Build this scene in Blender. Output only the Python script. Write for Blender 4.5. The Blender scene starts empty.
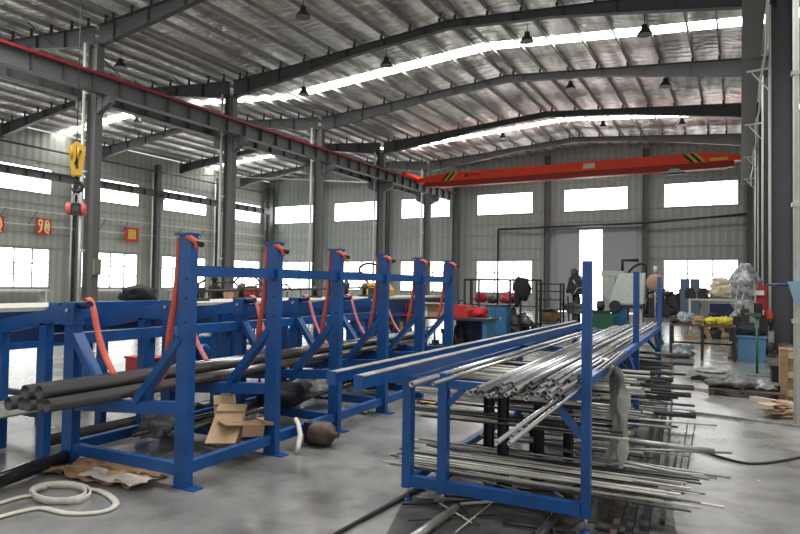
import bpy, bmesh, math, random
from mathutils import Vector, Matrix, noise
random.seed(7)
COL = bpy.context.scene.collection
V = Vector
ORD = ['first', 'second', 'third', 'fourth', 'fifth', 'sixth', 'seventh', 'eighth']

# ---------------------------------------------------------------- camera
F, YAW, PIT, ROL = 623.64, .4643, .0274, .0147
fw = V((-math.sin(YAW)*math.cos(PIT), math.cos(YAW)*math.cos(PIT), math.sin(PIT)))
rt = fw.cross(V((0, 0, 1))).normalized()
up = rt.cross(fw)
RR = math.cos(ROL)*rt + math.sin(ROL)*up
UU = -math.sin(ROL)*rt + math.cos(ROL)*up
CAM = V((0, 0, 1.6))
cd = bpy.data.cameras.new('camera'); cam = bpy.data.objects.new('camera', cd); COL.objects.link(cam)
cd.sensor_width = 36; cd.lens = F/800*36; cd.clip_end = 300
M3 = Matrix((RR, UU, -fw)).transposed()
cam.matrix_world = Matrix.Translation(CAM) @ M3.to_4x4()
bpy.context.scene.camera = cam

# ---------------------------------------------------------------- materials
def lin(c):
    return tuple(((x/12.92) if x <= .04045 else ((x+.055)/1.055)**2.4) for x in c)
_m = {}
def mat(name, col, rough=.5, metal=0., var=0., scale=6., bump=0., spec=.5, stretch=(1, 1, 1), emit=0., bscale=None):
    """procedural painted / metal / cloth surface; col in sRGB"""
    if name in _m: return _m[name]
    m = bpy.data.materials.new(name); m.use_nodes = True; nt = m.node_tree; N = nt.nodes; L = nt.links
    b = N['Principled BSDF']; c = lin(col)
    b.inputs['Base Color'].default_value = (*c, 1); b.inputs['Roughness'].default_value = rough
    b.inputs['Metallic'].default_value = metal; b.inputs['Specular IOR Level'].default_value = spec
    if emit:
        b.inputs['Emission Color'].default_value = (*c, 1); b.inputs['Emission Strength'].default_value = emit
    if var or bump:
        tc = N.new('ShaderNodeTexCoord'); mp = N.new('ShaderNodeMapping'); mp.inputs['Scale'].default_value = stretch
        L.new(tc.outputs['Object'], mp.inputs['Vector'])
        nz = N.new('ShaderNodeTexNoise'); nz.inputs['Scale'].default_value = scale; nz.inputs['Detail'].default_value = 4
        L.new(mp.outputs[0], nz.inputs['Vector'])
        if var:
            rp = N.new('ShaderNodeValToRGB'); e = rp.color_ramp.elements
            e[0].position = .3; e[1].position = .7
            e[0].color = (*[x*(1-var) for x in c], 1); e[1].color = (*[min(1, x*(1+var)) for x in c], 1)
            L.new(nz.outputs['Fac'], rp.inputs[0]); L.new(rp.outputs[0], b.inputs['Base Color'])
        if bump:
            bp = N.new('ShaderNodeBump'); bp.inputs['Strength'].default_value = bump; bp.inputs['Distance'].default_value = .02
            n2 = nz
            if bscale:
                n2 = N.new('ShaderNodeTexNoise'); n2.inputs['Scale'].default_value = bscale; L.new(mp.outputs[0], n2.inputs['Vector'])
            L.new(n2.outputs['Fac'], bp.inputs['Height']); L.new(bp.outputs[0], b.inputs['Normal'])
    _m[name] = m; return m

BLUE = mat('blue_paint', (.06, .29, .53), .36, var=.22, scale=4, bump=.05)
BLUED = mat('dark_and_shaded_blue', (.03, .15, .31), .45, var=.2, scale=4)
GREY = mat('grey_steel_paint', (.34, .34, .34), .55, var=.08, scale=2)
GREYR = mat('rafter_paint', (.24, .245, .25), .55, var=.08, scale=2)
PURL = mat('galvanised_purlin', (.60, .60, .58), .45, .2, var=.15, scale=3)
WHITEP = mat('white_pipe_paint', (.80, .80, .77), .45, var=.06)
BLACK = mat('black_steel', (.10, .10, .11), .5, var=.3, scale=8)
DARK = mat('dark_steel', (.20, .20, .21), .45, .3, var=.3, scale=9)
MILL = mat('black_mill_pipe', (.29, .285, .28), .2, .55, spec=.9, var=.35, scale=7, stretch=(1, .2, 1))
MILLIN = mat('pipe_bore', (.05, .045, .04), .8)
RUST = mat('rusty_steel', (.30, .25, .21), .75, .1, var=.4, scale=8, bump=.1)
SILVER = mat('bright_steel_tube', (.66, .66, .66), .24, .85, var=.18, scale=10, stretch=(1, .3, 1))
SILVER2 = mat('dull_steel_bar', (.60, .60, .58), .38, .6, var=.35, scale=8)
PALE = mat('pale_steel_bar', (.74, .73, .68), .5, .15, var=.25, scale=6)
RED = mat('red_paint', (.62, .14, .12), .45, var=.12)
REDRAIL = mat('red_conductor_bar', (.52, .10, .14), .5, var=.1)
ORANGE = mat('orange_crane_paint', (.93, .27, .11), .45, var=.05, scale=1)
ORANGED = mat('crane_shaded_orange', (.60, .16, .11), .5, var=.05, scale=1)  # darker copy of the orange; the recessed flange's shade is in the colour
STRAP = mat('orange_webbing', (.84, .38, .29), .75, var=.12, scale=14, bump=.1)
STRAPP = mat('pink_webbing', (.76, .44, .42), .8, var=.2, scale=14)
YELLOW = mat('yellow_paint', (.74, .58, .14), .45, var=.15)
YELLOWB = mat('bright_yellow_plastic', (.76, .70, .22), .45, var=.1)
CARD = mat('cardboard', (.60, .48, .36), .85, var=.18, scale=5, bump=.1)
CARDL = mat('light_cardboard', (.68, .58, .45), .85, var=.15, scale=6)
PAPER = mat('crumpled_paper', (.74, .70, .66), .85, var=.15, scale=6)
ROPEM = mat('white_fabric_tape', (.80, .79, .74), .85, var=.1, scale=20, bump=.2)
WOOD = mat('raw_wood', (.52, .42, .31), .75, var=.25, scale=4, stretch=(1, 6, 6))
WOODD = mat('dark_wood', (.30, .23, .18), .8, var=.25, scale=4)
GREEN = mat('green_paint', (.12, .34, .24), .5, var=.15)
TEAL = mat('teal_paint', (.13, .36, .50), .5, var=.15)
LBLUE = mat('light_blue_plastic', (.28, .44, .56), .5, var=.1)
WHITEM = mat('white_machine_paint', (.76, .79, .75), .45, var=.05)
CREAM = mat('cream_cloth', (.80, .76, .66), .9, var=.15, scale=8, bump=.3)
FILM = mat('clear_wrap_film', (.56, .57, .58), .32, .3, var=.6, scale=11, bump=.9)
FILMB = mat('dusty_plastic_film', (.76, .75, .72), .4, .0, var=.3, scale=9, bump=.6)
CLOTH = mat('black_cloth', (.09, .10, .12), .9, var=.2, bump=.3)
REDC = mat('red_cloth', (.66, .10, .15), .85, var=.2, bump=.4)
SKIN = mat('skin', (.66, .48, .38), .6)
HAIR = mat('dark_hair', (.07, .06, .06), .7)
SIGNR = mat('sign_red', (.70, .20, .14), .6, var=.1)
SIGNY = mat('sign_cream', (.95, .85, .60), .6)
SIGNG = mat('sign_gold', (.90, .74, .30), .6)
RUBBER = mat('rubber', (.06, .06, .06), .8)
BOLT = mat('zinc_bolt', (.70, .70, .68), .35, .8)
FRAMEW = mat('window_frame', (.50, .52, .53), .5)

def glow(name, col, s):
    m = bpy.data.materials.new(name); m.use_nodes = True; nt = m.node_tree; N = nt.nodes; L = nt.links
    b = N['Principled BSDF']; b.inputs['Base Color'].default_value = (.8, .82, .82, 1); b.inputs['Roughness'].default_value = .4
    tc = N.new('ShaderNodeTexCoord'); nz = N.new('ShaderNodeTexNoise'); nz.inputs['Scale'].default_value = .6
    L.new(tc.outputs['Object'], nz.inputs['Vector'])
    rp = N.new('ShaderNodeValToRGB'); e = rp.color_ramp.elements; e[0].position = .3; e[1].position = .7
    e[0].color = (*[x*.86 for x in col], 1); e[1].color = (*col, 1)
    L.new(nz.outputs['Fac'], rp.inputs[0]); L.new(rp.outputs[0], b.inputs['Emission Color'])
    b.inputs['Emission Strength'].default_value = s
    return m
GLASS = glow('daylit_window_pane', (1.0, 1.0, 1.0), 8)
GLASSG = glow('daylit_lower_pane', (.97, 1.0, .97), 6.5)
SKYL = glow('skylight_and_fill_glow', (1, 1, .98), 20)
SKYG = glow('daylight_through_door', (1, 1, 1), 8)

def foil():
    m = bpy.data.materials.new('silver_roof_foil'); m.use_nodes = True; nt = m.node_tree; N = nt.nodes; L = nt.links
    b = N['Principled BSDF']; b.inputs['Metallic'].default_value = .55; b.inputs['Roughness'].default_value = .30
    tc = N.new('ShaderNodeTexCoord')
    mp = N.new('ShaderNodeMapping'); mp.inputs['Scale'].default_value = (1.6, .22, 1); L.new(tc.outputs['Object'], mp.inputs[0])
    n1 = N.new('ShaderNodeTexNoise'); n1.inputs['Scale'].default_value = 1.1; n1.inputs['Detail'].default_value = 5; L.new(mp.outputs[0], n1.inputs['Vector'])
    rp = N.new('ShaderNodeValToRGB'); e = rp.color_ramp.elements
    e[0].position = .38; e[0].color = (.40, .39, .38, 1); e[1].position = .58; e[1].color = (1, .99, .97, 1)  # bright streaks: reflections in the foil put into its colour
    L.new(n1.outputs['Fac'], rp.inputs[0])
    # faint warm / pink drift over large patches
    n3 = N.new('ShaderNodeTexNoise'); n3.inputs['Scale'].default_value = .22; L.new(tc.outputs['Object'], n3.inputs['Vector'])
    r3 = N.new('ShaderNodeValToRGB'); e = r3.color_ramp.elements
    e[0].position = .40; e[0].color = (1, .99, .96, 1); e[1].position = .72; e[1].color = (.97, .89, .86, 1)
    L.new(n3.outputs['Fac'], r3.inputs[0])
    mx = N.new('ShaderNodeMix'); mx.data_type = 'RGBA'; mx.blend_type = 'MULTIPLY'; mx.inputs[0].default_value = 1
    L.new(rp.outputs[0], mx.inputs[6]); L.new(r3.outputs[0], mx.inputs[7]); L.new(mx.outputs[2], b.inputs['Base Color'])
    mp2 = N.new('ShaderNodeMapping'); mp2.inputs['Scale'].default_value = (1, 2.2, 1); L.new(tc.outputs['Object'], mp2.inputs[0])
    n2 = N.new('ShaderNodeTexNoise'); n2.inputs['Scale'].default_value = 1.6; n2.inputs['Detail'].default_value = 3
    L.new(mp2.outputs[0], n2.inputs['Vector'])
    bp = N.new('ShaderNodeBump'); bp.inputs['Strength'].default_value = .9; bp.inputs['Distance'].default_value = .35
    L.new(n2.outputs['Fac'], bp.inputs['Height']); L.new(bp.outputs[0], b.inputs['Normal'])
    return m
FOIL = foil()

def wallmat(name, col, axis):
    m = bpy.data.materials.new(name); m.use_nodes = True; nt = m.node_tree; N = nt.nodes; L = nt.links
    b = N['Principled BSDF']; b.inputs['Roughness'].default_value = .55
    tc = N.new('ShaderNodeTexCoord'); sx = N.new('ShaderNodeSeparateXYZ'); L.new(tc.outputs['Object'], sx.inputs[0])
    ml = N.new('ShaderNodeMath'); ml.operation = 'MULTIPLY'; ml.inputs[1].default_value = 2*math.pi/.42
    L.new(sx.outputs[axis], ml.inputs[0])
    sn = N.new('ShaderNodeMath'); sn.operation = 'SINE'; L.new(ml.outputs[0], sn.inputs[0])
    rp = N.new('ShaderNodeValToRGB'); e = rp.color_ramp.elements; c = lin(col)
    e[0].position = .0; e[0].color = (*[x*.87 for x in c], 1); e[1].position = .35; e[1].color = (*c, 1)
    L.new(sn.outputs[0], rp.inputs[0])
    nz = N.new('ShaderNodeTexNoise'); nz.inputs['Scale'].default_value = .35; L.new(tc.outputs['Object'], nz.inputs['Vector'])
    r2 = N.new('ShaderNodeValToRGB'); r2.color_ramp.elements[0].color = (.82, .82, .82, 1); r2.color_ramp.elements[0].position = .3; r2.color_ramp.elements[1].position = .7
    L.new(nz.outputs['Fac'], r2.inputs[0])
    mx = N.new('ShaderNodeMix'); mx.data_type = 'RGBA'; mx.blend_type = 'MULTIPLY'; mx.inputs[0].default_value = 1
    L.new(rp.outputs[0], mx.inputs[6]); L.new(r2.outputs[0], mx.inputs[7]); L.new(mx.outputs[2], b.inputs['Base Color'])
    bp = N.new('ShaderNodeBump'); bp.inputs['Strength'].default_value = .5; bp.inputs['Distance'].default_value = .03
    L.new(sn.outputs[0], bp.inputs['Height']); L.new(bp.outputs[0], b.inputs['Normal'])
    return m
WALLX = wallmat('ribbed_wall_sheet_back', (.60, .62, .60), 0)
WALLY = wallmat('ribbed_wall_sheet_side', (.68, .69, .65), 1)

def floormat():
    m = bpy.data.materials.new('polished_concrete'); m.use_nodes = True; nt = m.node_tree; N = nt.nodes; L = nt.links
    b = N['Principled BSDF']
    tc = N.new('ShaderNodeTexCoord')
    n1 = N.new('ShaderNodeTexNoise'); n1.inputs['Scale'].default_value = .7; n1.inputs['Detail'].default_value = 8; n1.inputs['Roughness'].default_value = .62
    L.new(tc.outputs['Object'], n1.inputs['Vector'])
    rp = N.new('ShaderNodeValToRGB'); e = rp.color_ramp.elements
    e[0].position = .3; e[0].color = (.12, .119, .112, 1); e[1].position = .70; e[1].color = (.31, .305, .29, 1)
    L.new(n1.outputs['Fac'], rp.inputs[0])
    n2 = N.new('ShaderNodeTexNoise'); n2.inputs['Scale'].default_value = 2.2; n2.inputs['Detail'].default_value = 6
    L.new(tc.outputs['Object'], n2.inputs['Vector'])
    r2 = N.new('ShaderNodeValToRGB'); e = r2.color_ramp.elements
    e[0].position = .33; e[0].color = (.55, .52, .48, 1); e[1].position = .52; e[1].color = (1, 1, 1, 1)
    L.new(n2.outputs['Fac'], r2.inputs[0])
    mx = N.new('ShaderNodeMix'); mx.data_type = 'RGBA'; mx.blend_type = 'MULTIPLY'; mx.inputs[0].default_value = .8
    L.new(rp.outputs[0], mx.inputs[6]); L.new(r2.outputs[0], mx.inputs[7])
    # sawn joints every 6 m
    L.new(mx.outputs[2], b.inputs['Base Color'])
    mr = N.new('ShaderNodeMapRange'); mr.inputs[3].default_value = .13; mr.inputs[4].default_value = .34
    n3 = N.new('ShaderNodeTexNoise'); n3.inputs['Scale'].default_value = 1.3; n3.inputs['Detail'].default_value = 5
    L.new(tc.outputs['Object'], n3.inputs['Vector'])
    L.new(n3.outputs['Fac'], mr.inputs[0]); L.new(mr.outputs[0], b.inputs['Roughness'])
    b.inputs['Specular IOR Level'].default_value = .6
    bp = N.new('ShaderNodeBump'); bp.inputs['Strength'].default_value = .10; bp.inputs['Distance'].default_value = .02
    L.new(n2.outputs['Fac'], bp.inputs['Height']); L.new(bp.outputs[0], b.inputs['Normal'])
    return m
FLOORM = floormat()

# ---------------------------------------------------------------- mesh building
XF = Matrix.Identity(4)      # placement of the current part of the hall (the building stands about 2 degrees askew to the racks)
class MB:
    """collects pieces, in world coordinates, into one mesh"""
    def __init__(s): s.v = []; s.f = []; s.sm = []
    def add(s, vs, fs, smooth=False):
        o = len(s.v); s.v += [V(p) for p in vs]
        for f in fs: s.f.append([i+o for i in f]); s.sm.append(smooth)
        return s
    def box(s, a, b, rz=0, c=None):
        x0, y0, z0 = a; x1, y1, z1 = b
        x0, x1 = min(x0, x1), max(x0, x1); y0, y1 = min(y0, y1), max(y0, y1); z0, z1 = min(z0, z1), max(z0, z1)
        vs = [V(p) for p in ((x0,y0,z0),(x1,y0,z0),(x1,y1,z0),(x0,y1,z0),(x0,y0,z1),(x1,y0,z1),(x1,y1,z1),(x0,y1,z1))]
        if rz:
            c = V(c) if c else V(((x0+x1)/2, (y0+y1)/2, 0)); R = Matrix.Rotation(rz, 3, 'Z')
            vs = [R @ (p-c) + c for p in vs]
        return s.add(vs, [(0,3,2,1),(4,5,6,7),(0,1,5,4),(1,2,6,5),(2,3,7,6),(3,0,4,7)])
    def bar(s, p, q, w, h, ref=(0, 0, 1)):
        """rectangular bar from p to q; h measured towards ref, w across"""
        p, q = V(p), V(q); d = (q-p).normalized(); r = V(ref)
        if abs(d.dot(r)) > .99: r = V((0, 1, 0))
        a = d.cross(r).normalized()*(w/2); b = a.cross(d).normalized()*(h/2)
        vs = [p-a-b, p+a-b, p+a+b, p-a+b, q-a-b, q+a-b, q+a+b, q-a+b]
        return s.add(vs, [(0,1,2,3),(4,7,6,5),(0,4,5,1),(1,5,6,2),(2,6,7,3),(3,7,4,0)])
    def tube(s, pts, r, n=8, cap=True, closed=False):
        pts = [V(p) for p in pts]; k = len(pts); rs = r if isinstance(r, (list, tuple)) else [r]*k
        o = len(s.v); prev = None
        for i, p in enumerate(pts):
            if closed: d = pts[(i+1) % k]-pts[i-1]
            else: d = pts[min(i+1, k-1)]-pts[max(i-1, 0)]
            d = d.normalized() if d.length > 1e-9 else V((0, 0, 1))
            if prev is None:
                u = d.cross(V((0, 0, 1)))
                if u.length < .05: u = d.cross(V((0, 1, 0)))
            else: u = prev - d*prev.dot(d)
            u.normalize(); prev = u; w = d.cross(u)
            for j in range(n):
                t = 2*math.pi*j/n; s.v.append(p+(u*math.cos(t)+w*math.sin(t))*rs[i])
        for i in range(k if closed else k-1):
            for j in range(n):
                a = o+i*n; b = o+((i+1) % k)*n
                s.f.append([a+j, b+j, b+(j+1) % n, a+(j+1) % n]); s.sm.append(True)
        if cap and not closed:
            s.f.append([o+j for j in range(n)]); s.sm.append(False)
            s.f.append([o+(k-1)*n+n-1-j for j in range(n)]); s.sm.append(False)
        return s
    def hollow(s, p, q, r, t, n=20):
        """open pipe with wall thickness t"""
        p, q = V(p), V(q); d = (q-p).normalized(); u = d.cross(V((0, 0, 1)))
        if u.length < .05: u = V((1, 0, 0))
        u.normalize(); w = d.cross(u); o = len(s.v)
        for c, rad in ((p, r), (q, r), (q, r-t), (p, r-t)):
            for j in range(n):
                a = 2*math.pi*j/n; s.v.append(c+(u*math.cos(a)+w*math.sin(a))*rad)
        for i in range(4):
            for j in range(n):
                a = o+i*n; b = o+((i+1) % 4)*n
                s.f.append([a+j, b+j, b+(j+1) % n, a+(j+1) % n]); s.sm.append(i in (0, 2))
        return s
    def lathe(s, c, prof, n=16, axis='Z'):
        c = V(c); o = len(s.v)
        for r, z in prof:
            for j in range(n):
                a = 2*math.pi*j/n; x, y = r*math.cos(a), r*math.sin(a)
                s.v.append(c+(V((x, y, z)) if axis == 'Z' else V((z, x, y)) if axis == 'X' else V((x, z, y))))
        for i in range(len(prof)-1):
            for j in range(n):
                a = o+i*n; b = a+n; s.f.append([a+j, a+(j+1) % n, b+(j+1) % n, b+j]); s.sm.append(True)
        s.f.append([o+n-1-j for j in range(n)]); s.sm.append(False)
        k = o+(len(prof)-1)*n; s.f.append([k+j for j in range(n)]); s.sm.append(False)
        return s
    def prism(s, poly, d):
        """closed polygon extruded by vector d"""
        n = len(poly); d = V(d); vs = [V(p) for p in poly]+[V(p)+d for p in poly]
        return s.add(vs, [list(range(n))[::-1], [n+i for i in range(n)]]+[(i, (i+1) % n, n+(i+1) % n, n+i) for i in range(n)])
    def ribbon(s, pts, w, t, side=(0, 1, 0)):
        """flat webbing along pts, width w along side, thickness t"""
        pts = [V(p) for p in pts]; k = len(pts); o = len(s.v)
        for i, p in enumerate(pts):
            d = (pts[min(i+1, k-1)]-pts[max(i-1, 0)]).normalized(); a = V(side); a = (a-d*a.dot(d)).normalized(); b = d.cross(a)
            for e, g in ((-1, -1), (1, -1), (1, 1), (-1, 1)): s.v.append(p+a*(w/2*e)+b*(t/2*g))
        for i in range(k-1):
            for j in range(4):
                a = o+4*i; s.f.append([a+j, a+4+j, a+4+(j+1) % 4, a+(j+1) % 4]); s.sm.append(True)
        s.f.append([o, o+1, o+2, o+3]); s.sm.append(False); k = o+4*(k-1); s.f.append([k+3, k+2, k+1, k]); s.sm.append(False)
        return s
    def ibeam(s, p, q, h, w, tw=.012, tf=.016):
        """I-section from p to q (both at mid height), flanges horizontal"""
        s.bar(p, q, tw, h-2*tf)
        z = V((0, 0, h/2-tf/2)); s.bar(V(p)+z, V(q)+z, w, tf); s.bar(V(p)-z, V(q)-z, w, tf)
        return s
    def sheet(s, c, w, d, amp, seed, n=14, rz=0, tilt=0, fold=0, thick=.006):
        """crumpled sheet resting on z = c.z"""
        o = len(s.v); c = V(c); R = Matrix.Rotation(rz, 3, 'Z'); top = []
        for i in range(n+1):
            for j in range(n+1):
                x = (i/n-.5)*w; y = (j/n-.5)*d
                e = 1+.18*noise.noise(V((seed*3.1, i*.35, j*.35)))
                z = abs(noise.noise(V((x*6+seed, y*6, seed*1.7))))*amp*2 + abs(noise.noise(V((x*15, y*15+seed, seed))))*amp*.7 + abs(x/w)*tilt
                top.append(c+R @ V((x*e, y*e, 0))+V((0, 0, z+thick)))
        s.v += top; s.v += [V((p.x, p.y, p.z-thick)) for p in top]
        m = (n+1)**2
        for i in range(n):
            for j in range(n):
                a = o+i*(n+1)+j; s.f.append([a, a+n+1, a+n+2, a+1]); s.sm.append(False)
                s.f.append([m+a, m+a+1, m+a+n+2, m+a+n+1]); s.sm.append(False)
        for i in range(n):
            for a, b in ((i, i+1), (i*(n+1), (i+1)*(n+1)), (n*(n+1)+i, n*(n+1)+i+1), (i*(n+1)+n, (i+1)*(n+1)+n)):
                s.f.append([o+a, o+b, o+m+b, o+m+a]); s.sm.append(False)
        return s
    def blob(s, c, rx, ry, rz_, seed, rough=.25, sub=3, freq=2.2, flat=True):
        bm = bmesh.new(); bmesh.ops.create_icosphere(bm, subdivisions=sub, radius=1); o = len(s.v); c = V(c)
        for v in bm.verts:
            p = v.co.copy(); k = 1+rough*noise.noise(p*freq+V((seed*5.3, seed, 0)))*1.6+rough*.5*noise.noise(p*freq*2.7+V((seed, 0, 4)))
            p *= k; q = V((p.x*rx, p.y*ry, p.z*rz_))
            if flat and q.z < -rz_*.8: q.z = -rz_*.8
            s.v.append(c+q)
        for f in bm.faces: s.f.append([o+v.index for v in f.verts]); s.sm.append(True)
        bm.free(); return s
    def build(s, name, m, parent=None, origin=None):
        me = bpy.data.meshes.new(name); s.v = [XF @ p for p in s.v]
        if origin is not None and not (len(origin) == 4): origin = tuple(XF @ V(origin))
        elif origin is not None: origin = tuple(origin[:3])
        if origin is None:
            if parent is not None: origin = parent['_o']
            else:
                xs = [p.x for p in s.v]; ys = [p.y for p in s.v]; zs = [p.z for p in s.v]
                origin = ((min(xs)+max(xs))/2, (min(ys)+max(ys))/2, min(zs))
        O = V(origin)
        me.from_pydata([tuple(p-O) for p in s.v], [], s.f); me.polygons.foreach_set('use_smooth', s.sm)
        bm = bmesh.new(); bm.from_mesh(me); bmesh.ops.recalc_face_normals(bm, faces=bm.faces); bm.to_mesh(me); bm.free()
        me.materials.append(m); ob = bpy.data.objects.new(name, me); COL.objects.link(ob)
        if parent is not None:
            ob.parent = parent; ob['_o'] = parent['_o']
            if tuple(origin) != tuple(parent['_o']): ob.location = O-V(parent['_o'])
        else: ob.location = O; ob['_o'] = tuple(O)
        return ob

def tag(o, label, cat, group=None, kind=None):
    o['label'] = label; o['category'] = cat
    if group: o['group'] = group
    if kind: o['kind'] = kind
    return o
def struct(o): o['kind'] = 'structure'; return o
def thing(name, label, cat, loc, group=None):
    loc = tuple(XF @ V(loc)); o = bpy.data.objects.new(name, None); COL.objects.link(o); o.location = loc; o['_o'] = loc; o.empty_display_size = .1
    return tag(o, label, cat, group)
def sroot(name, loc):
    loc = tuple(XF @ V(loc)); o = bpy.data.objects.new(name, None); COL.objects.link(o); o.location = loc; o['_o'] = loc; o['kind'] = 'structure'; return o
def single(mb, name, m, label, cat, group=None):
    return tag(mb.build(name, m), label, cat, group)
def copy_tree(o, parent=None):
    c = o.copy(); COL.objects.link(c)
    if parent: c.parent = parent
    for ch in o.children: copy_tree(ch, c)
    return c
def ray(px, py): return fw*F+RR*(px-400)-UU*(py-267)
def onfloor(px, py, z=0.):
    d = ray(px, py); return CAM+d*((z-1.6)/d.z)

# ================================================================ SETTING
XF = Matrix.Rotation(-.0355, 4, 'Z')
BY = 40.44; LX = -34.71; RX = 6.0
RIDGES = (-8.5, -26.3)
CX = -17.98
def sheet_z(x):
    if x > 1.0: return sheet_z(1.0)+.078*(x-1.0)
    d = min(abs(x-r) for r in RIDGES); return 10.68-.078*d
fl = MB().box((LX-.6, -6, -.2), (RX+2, BY+.3, 0)).build('floor', FLOORM, origin=(0, 0, 0)); struct(fl)

WZ = [(1.1, 3.3), (6.4, 7.88)]
XW = [(-34.04+5.9957*n, -34.04+5.9957*n+3.976) for n in range(7)]
YW = [(17.7+5.92*n, 17.7+5.92*n+4.0) for n in range(-1, 4)]
DOORX = (-10.35, -5.75); DOORZ = 5.2
def wall_panels(mb, u0, u1, ztop, holes, mk):
    """wall with rectangular holes: holes = [(u0,u1,z0,z1)], mk(u,z)->quad corner"""
    us = sorted({u0, u1, *[h[0] for h in holes], *[h[1] for h in holes]}); zs = sorted({0, *[h[2] for h in holes], *[h[3] for h in holes], 9.0})
    for a, b in zip(us, us[1:]):
        for c, d in zip(zs, zs[1:]):
            m = ((a+b)/2, (c+d)/2)
            if any(h[0] < m[0] < h[1] and h[2] < m[1] < h[3] for h in holes): continue
            mb.add([mk(a, c), mk(b, c), mk(b, d), mk(a, d)], [(0, 1, 2, 3)])
    return mb
holesB = []
for n, (a, b) in enumerate(XW[:6]):
    holesB.append((a, b, *WZ[1]))
    if n != 4: holesB.append((a, b, *WZ[0]))
holesB.append((DOORX[0], DOORX[1], 0, DOORZ))
wb = wall_panels(MB(), LX, RX, 9, holesB, lambda u, z: (u, BY, z))
k = [LX, RIDGES[1], CX, RIDGES[0], 1.0, RX]
for a, b in zip(k, k[1:]): wb.add([(a, BY, 9), (b, BY, 9), (b, BY, sheet_z(b)), (a, BY, sheet_z(a))], [(0, 1, 2, 3)])
struct(wb.build('wall_back', WALLX, origin=(0, BY, 0)))
holesL = [(a, b, z0, z1) for a, b in YW for z0, z1 in WZ]
wl = wall_panels(MB(), 5, BY, 9, holesL, lambda u, z: (LX, u, z)); wl.add([(LX, 5, 9), (LX, BY, 9), (LX, BY, 9.95), (LX, 5, 9.95)], [(0, 1, 2, 3)])
struct(wl.build('wall_left', WALLY, origin=(LX, 0, 0)))
struct(MB().add([(RX, 14, 0), (RX, BY, 0), (RX, BY, 10.3), (RX, 14, 10.3)], [(0, 1, 2, 3)]).build('wall_right', WALLY, origin=(RX, 0, 0)))

wn = 0
def window(kind, a, b, z0, z1, low, door=False):
    global wn; wn += 1
    P = (lambda u, d, z: (u, BY+d, z)) if kind == 'B' else (lambda u, d, z: (LX-d, u, z))
    root = sroot('window_%d' % wn, P((a+b)/2, 0, z0))
    fr = MB(); t = .05
    for u0, u1, y0, y1 in ((a, b, z0, z0+t), (a, b, z1-t, z1), (a, a+t, z0, z1), (b-t, b, z0, z1)):
        p, q = P(u0, -.04, y0), P(u1, .06, y1); fr.box(p, q)
    if low:
        for i in (1, 2, 3) if kind == 'L' else (1, 2):
            u = a+(b-a)*i/(4 if kind == 'L' else 3); fr.box(P(u-.035, -.03, z0), P(u+.035, .04, z1))
        zz = z0+(z1-z0)*.62; fr.box(P(a, -.03, zz-.03), P(b, .04, zz+.03))
        if kind == 'L': fr.box(P(a, -.03, z0+.75), P(b, .04, z0+.79))
    fr.build('window_frame', FRAMEW, root)
    if not low:
        g2 = MB()
        for i in range(1, 6):
            u = a+(b-a)*i/6; g2.box(P(u-.012, -.02, z0), P(u+.012, .03, z1))
        g2.build('glazing_bar', mat('glowing_glazing_bar', (.80, .83, .84), .5, emit=.7), root)  # bars are given a glow of their own, though no light source
    p, q = P(a, .05, z0), P(b, .07, z1); MB().box(p, q).build('pane', GLASSG if low else GLASS, root)
for n, (a, b) in enumerate(XW[:6]):
    window('B', a, b, *WZ[1], False)
    if n != 4: window('B', a, b, *WZ[0], True)
for a, b in YW:
    window('L', a, b, *WZ[1], False); window('L', a, b, *WZ[0], True)

# sliding door, half open
dr = sroot('door_1', ((DOORX[0]+DOORX[1])/2, BY, 0))
LEAF = mat('door_leaf', (.56, .57, .58), .5, var=.04, scale=1)
for a, b in ((-10.48, -9.0), (-7.58, -5.56)):
    d = MB().box((a, BY-.16, .03), (b, BY-.1, 5.2))
    d.box((a, BY-.18, 5.12), (b, BY-.09, 5.22)).box((a, BY-.18, .03), (b, BY-.09, .15)).box((a, BY-.18, 0.03), (a+.06, BY-.09, 5.2)).box((b-.06, BY-.18, .03), (b, BY-.09, 5.2))
    d.build('door_leaf', LEAF, dr)
MB().box((-10.8, BY-.2, 5.22), (-5.3, BY-.05, 5.35)).build('door_rail', GREY, dr)
MB().box((-10.35, BY+.04, 0), (-5.75, BY+.06, 5.2)).build('daylight_panel', SKYG, dr)

# girts, wall base
tn = 0
def trim(mb, m):
    global tn; tn += 1; return struct(mb.build('trim_%d' % tn, m))
GIRT = mat('girt_steel', (.56, .58, .56), .5, var=.06)
for z in (4.1, 5.0, 5.75, 8.25, 9.1):
    if z < DOORZ+.2:
        trim(MB().box((LX, BY-.05, z), (-10.8, BY-.003, z+.06)), GIRT); trim(MB().box((-5.3, BY-.05, z), (RX, BY-.003, z+.06)), GIRT)
    else: trim(MB().box((LX, BY-.05, z), (RX, BY-.003, z+.06)), GIRT)
for z in (3.35, 6.42):
    if z == 3.35: trim(MB().box((LX, BY-.05, z), (-10.8, BY-.003, z+.05)), GIRT); trim(MB().box((-5.3, BY-.05, z), (RX, BY-.003, z+.05)), GIRT)
    else: trim(MB().box((LX, BY-.05, z), (RX, BY-.003, z+.05)), GIRT)
for z in (3.35, 4.15, 5.0, 5.8, 6.4, 8.2): trim(MB().box((LX+.003, 6, z), (LX+.05, BY-.13, z+.06)), GIRT)
for z in (4.55, 5.35):
    trim(MB().box((LX+.25, 6, z), (LX+.3, BY-.2, z+.05)), WHITEP)
trim(MB().tube([(LX+.6, 6, 8.85), (LX+.6, BY-.2, 8.85)], .06, 8), GREYR)

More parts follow.
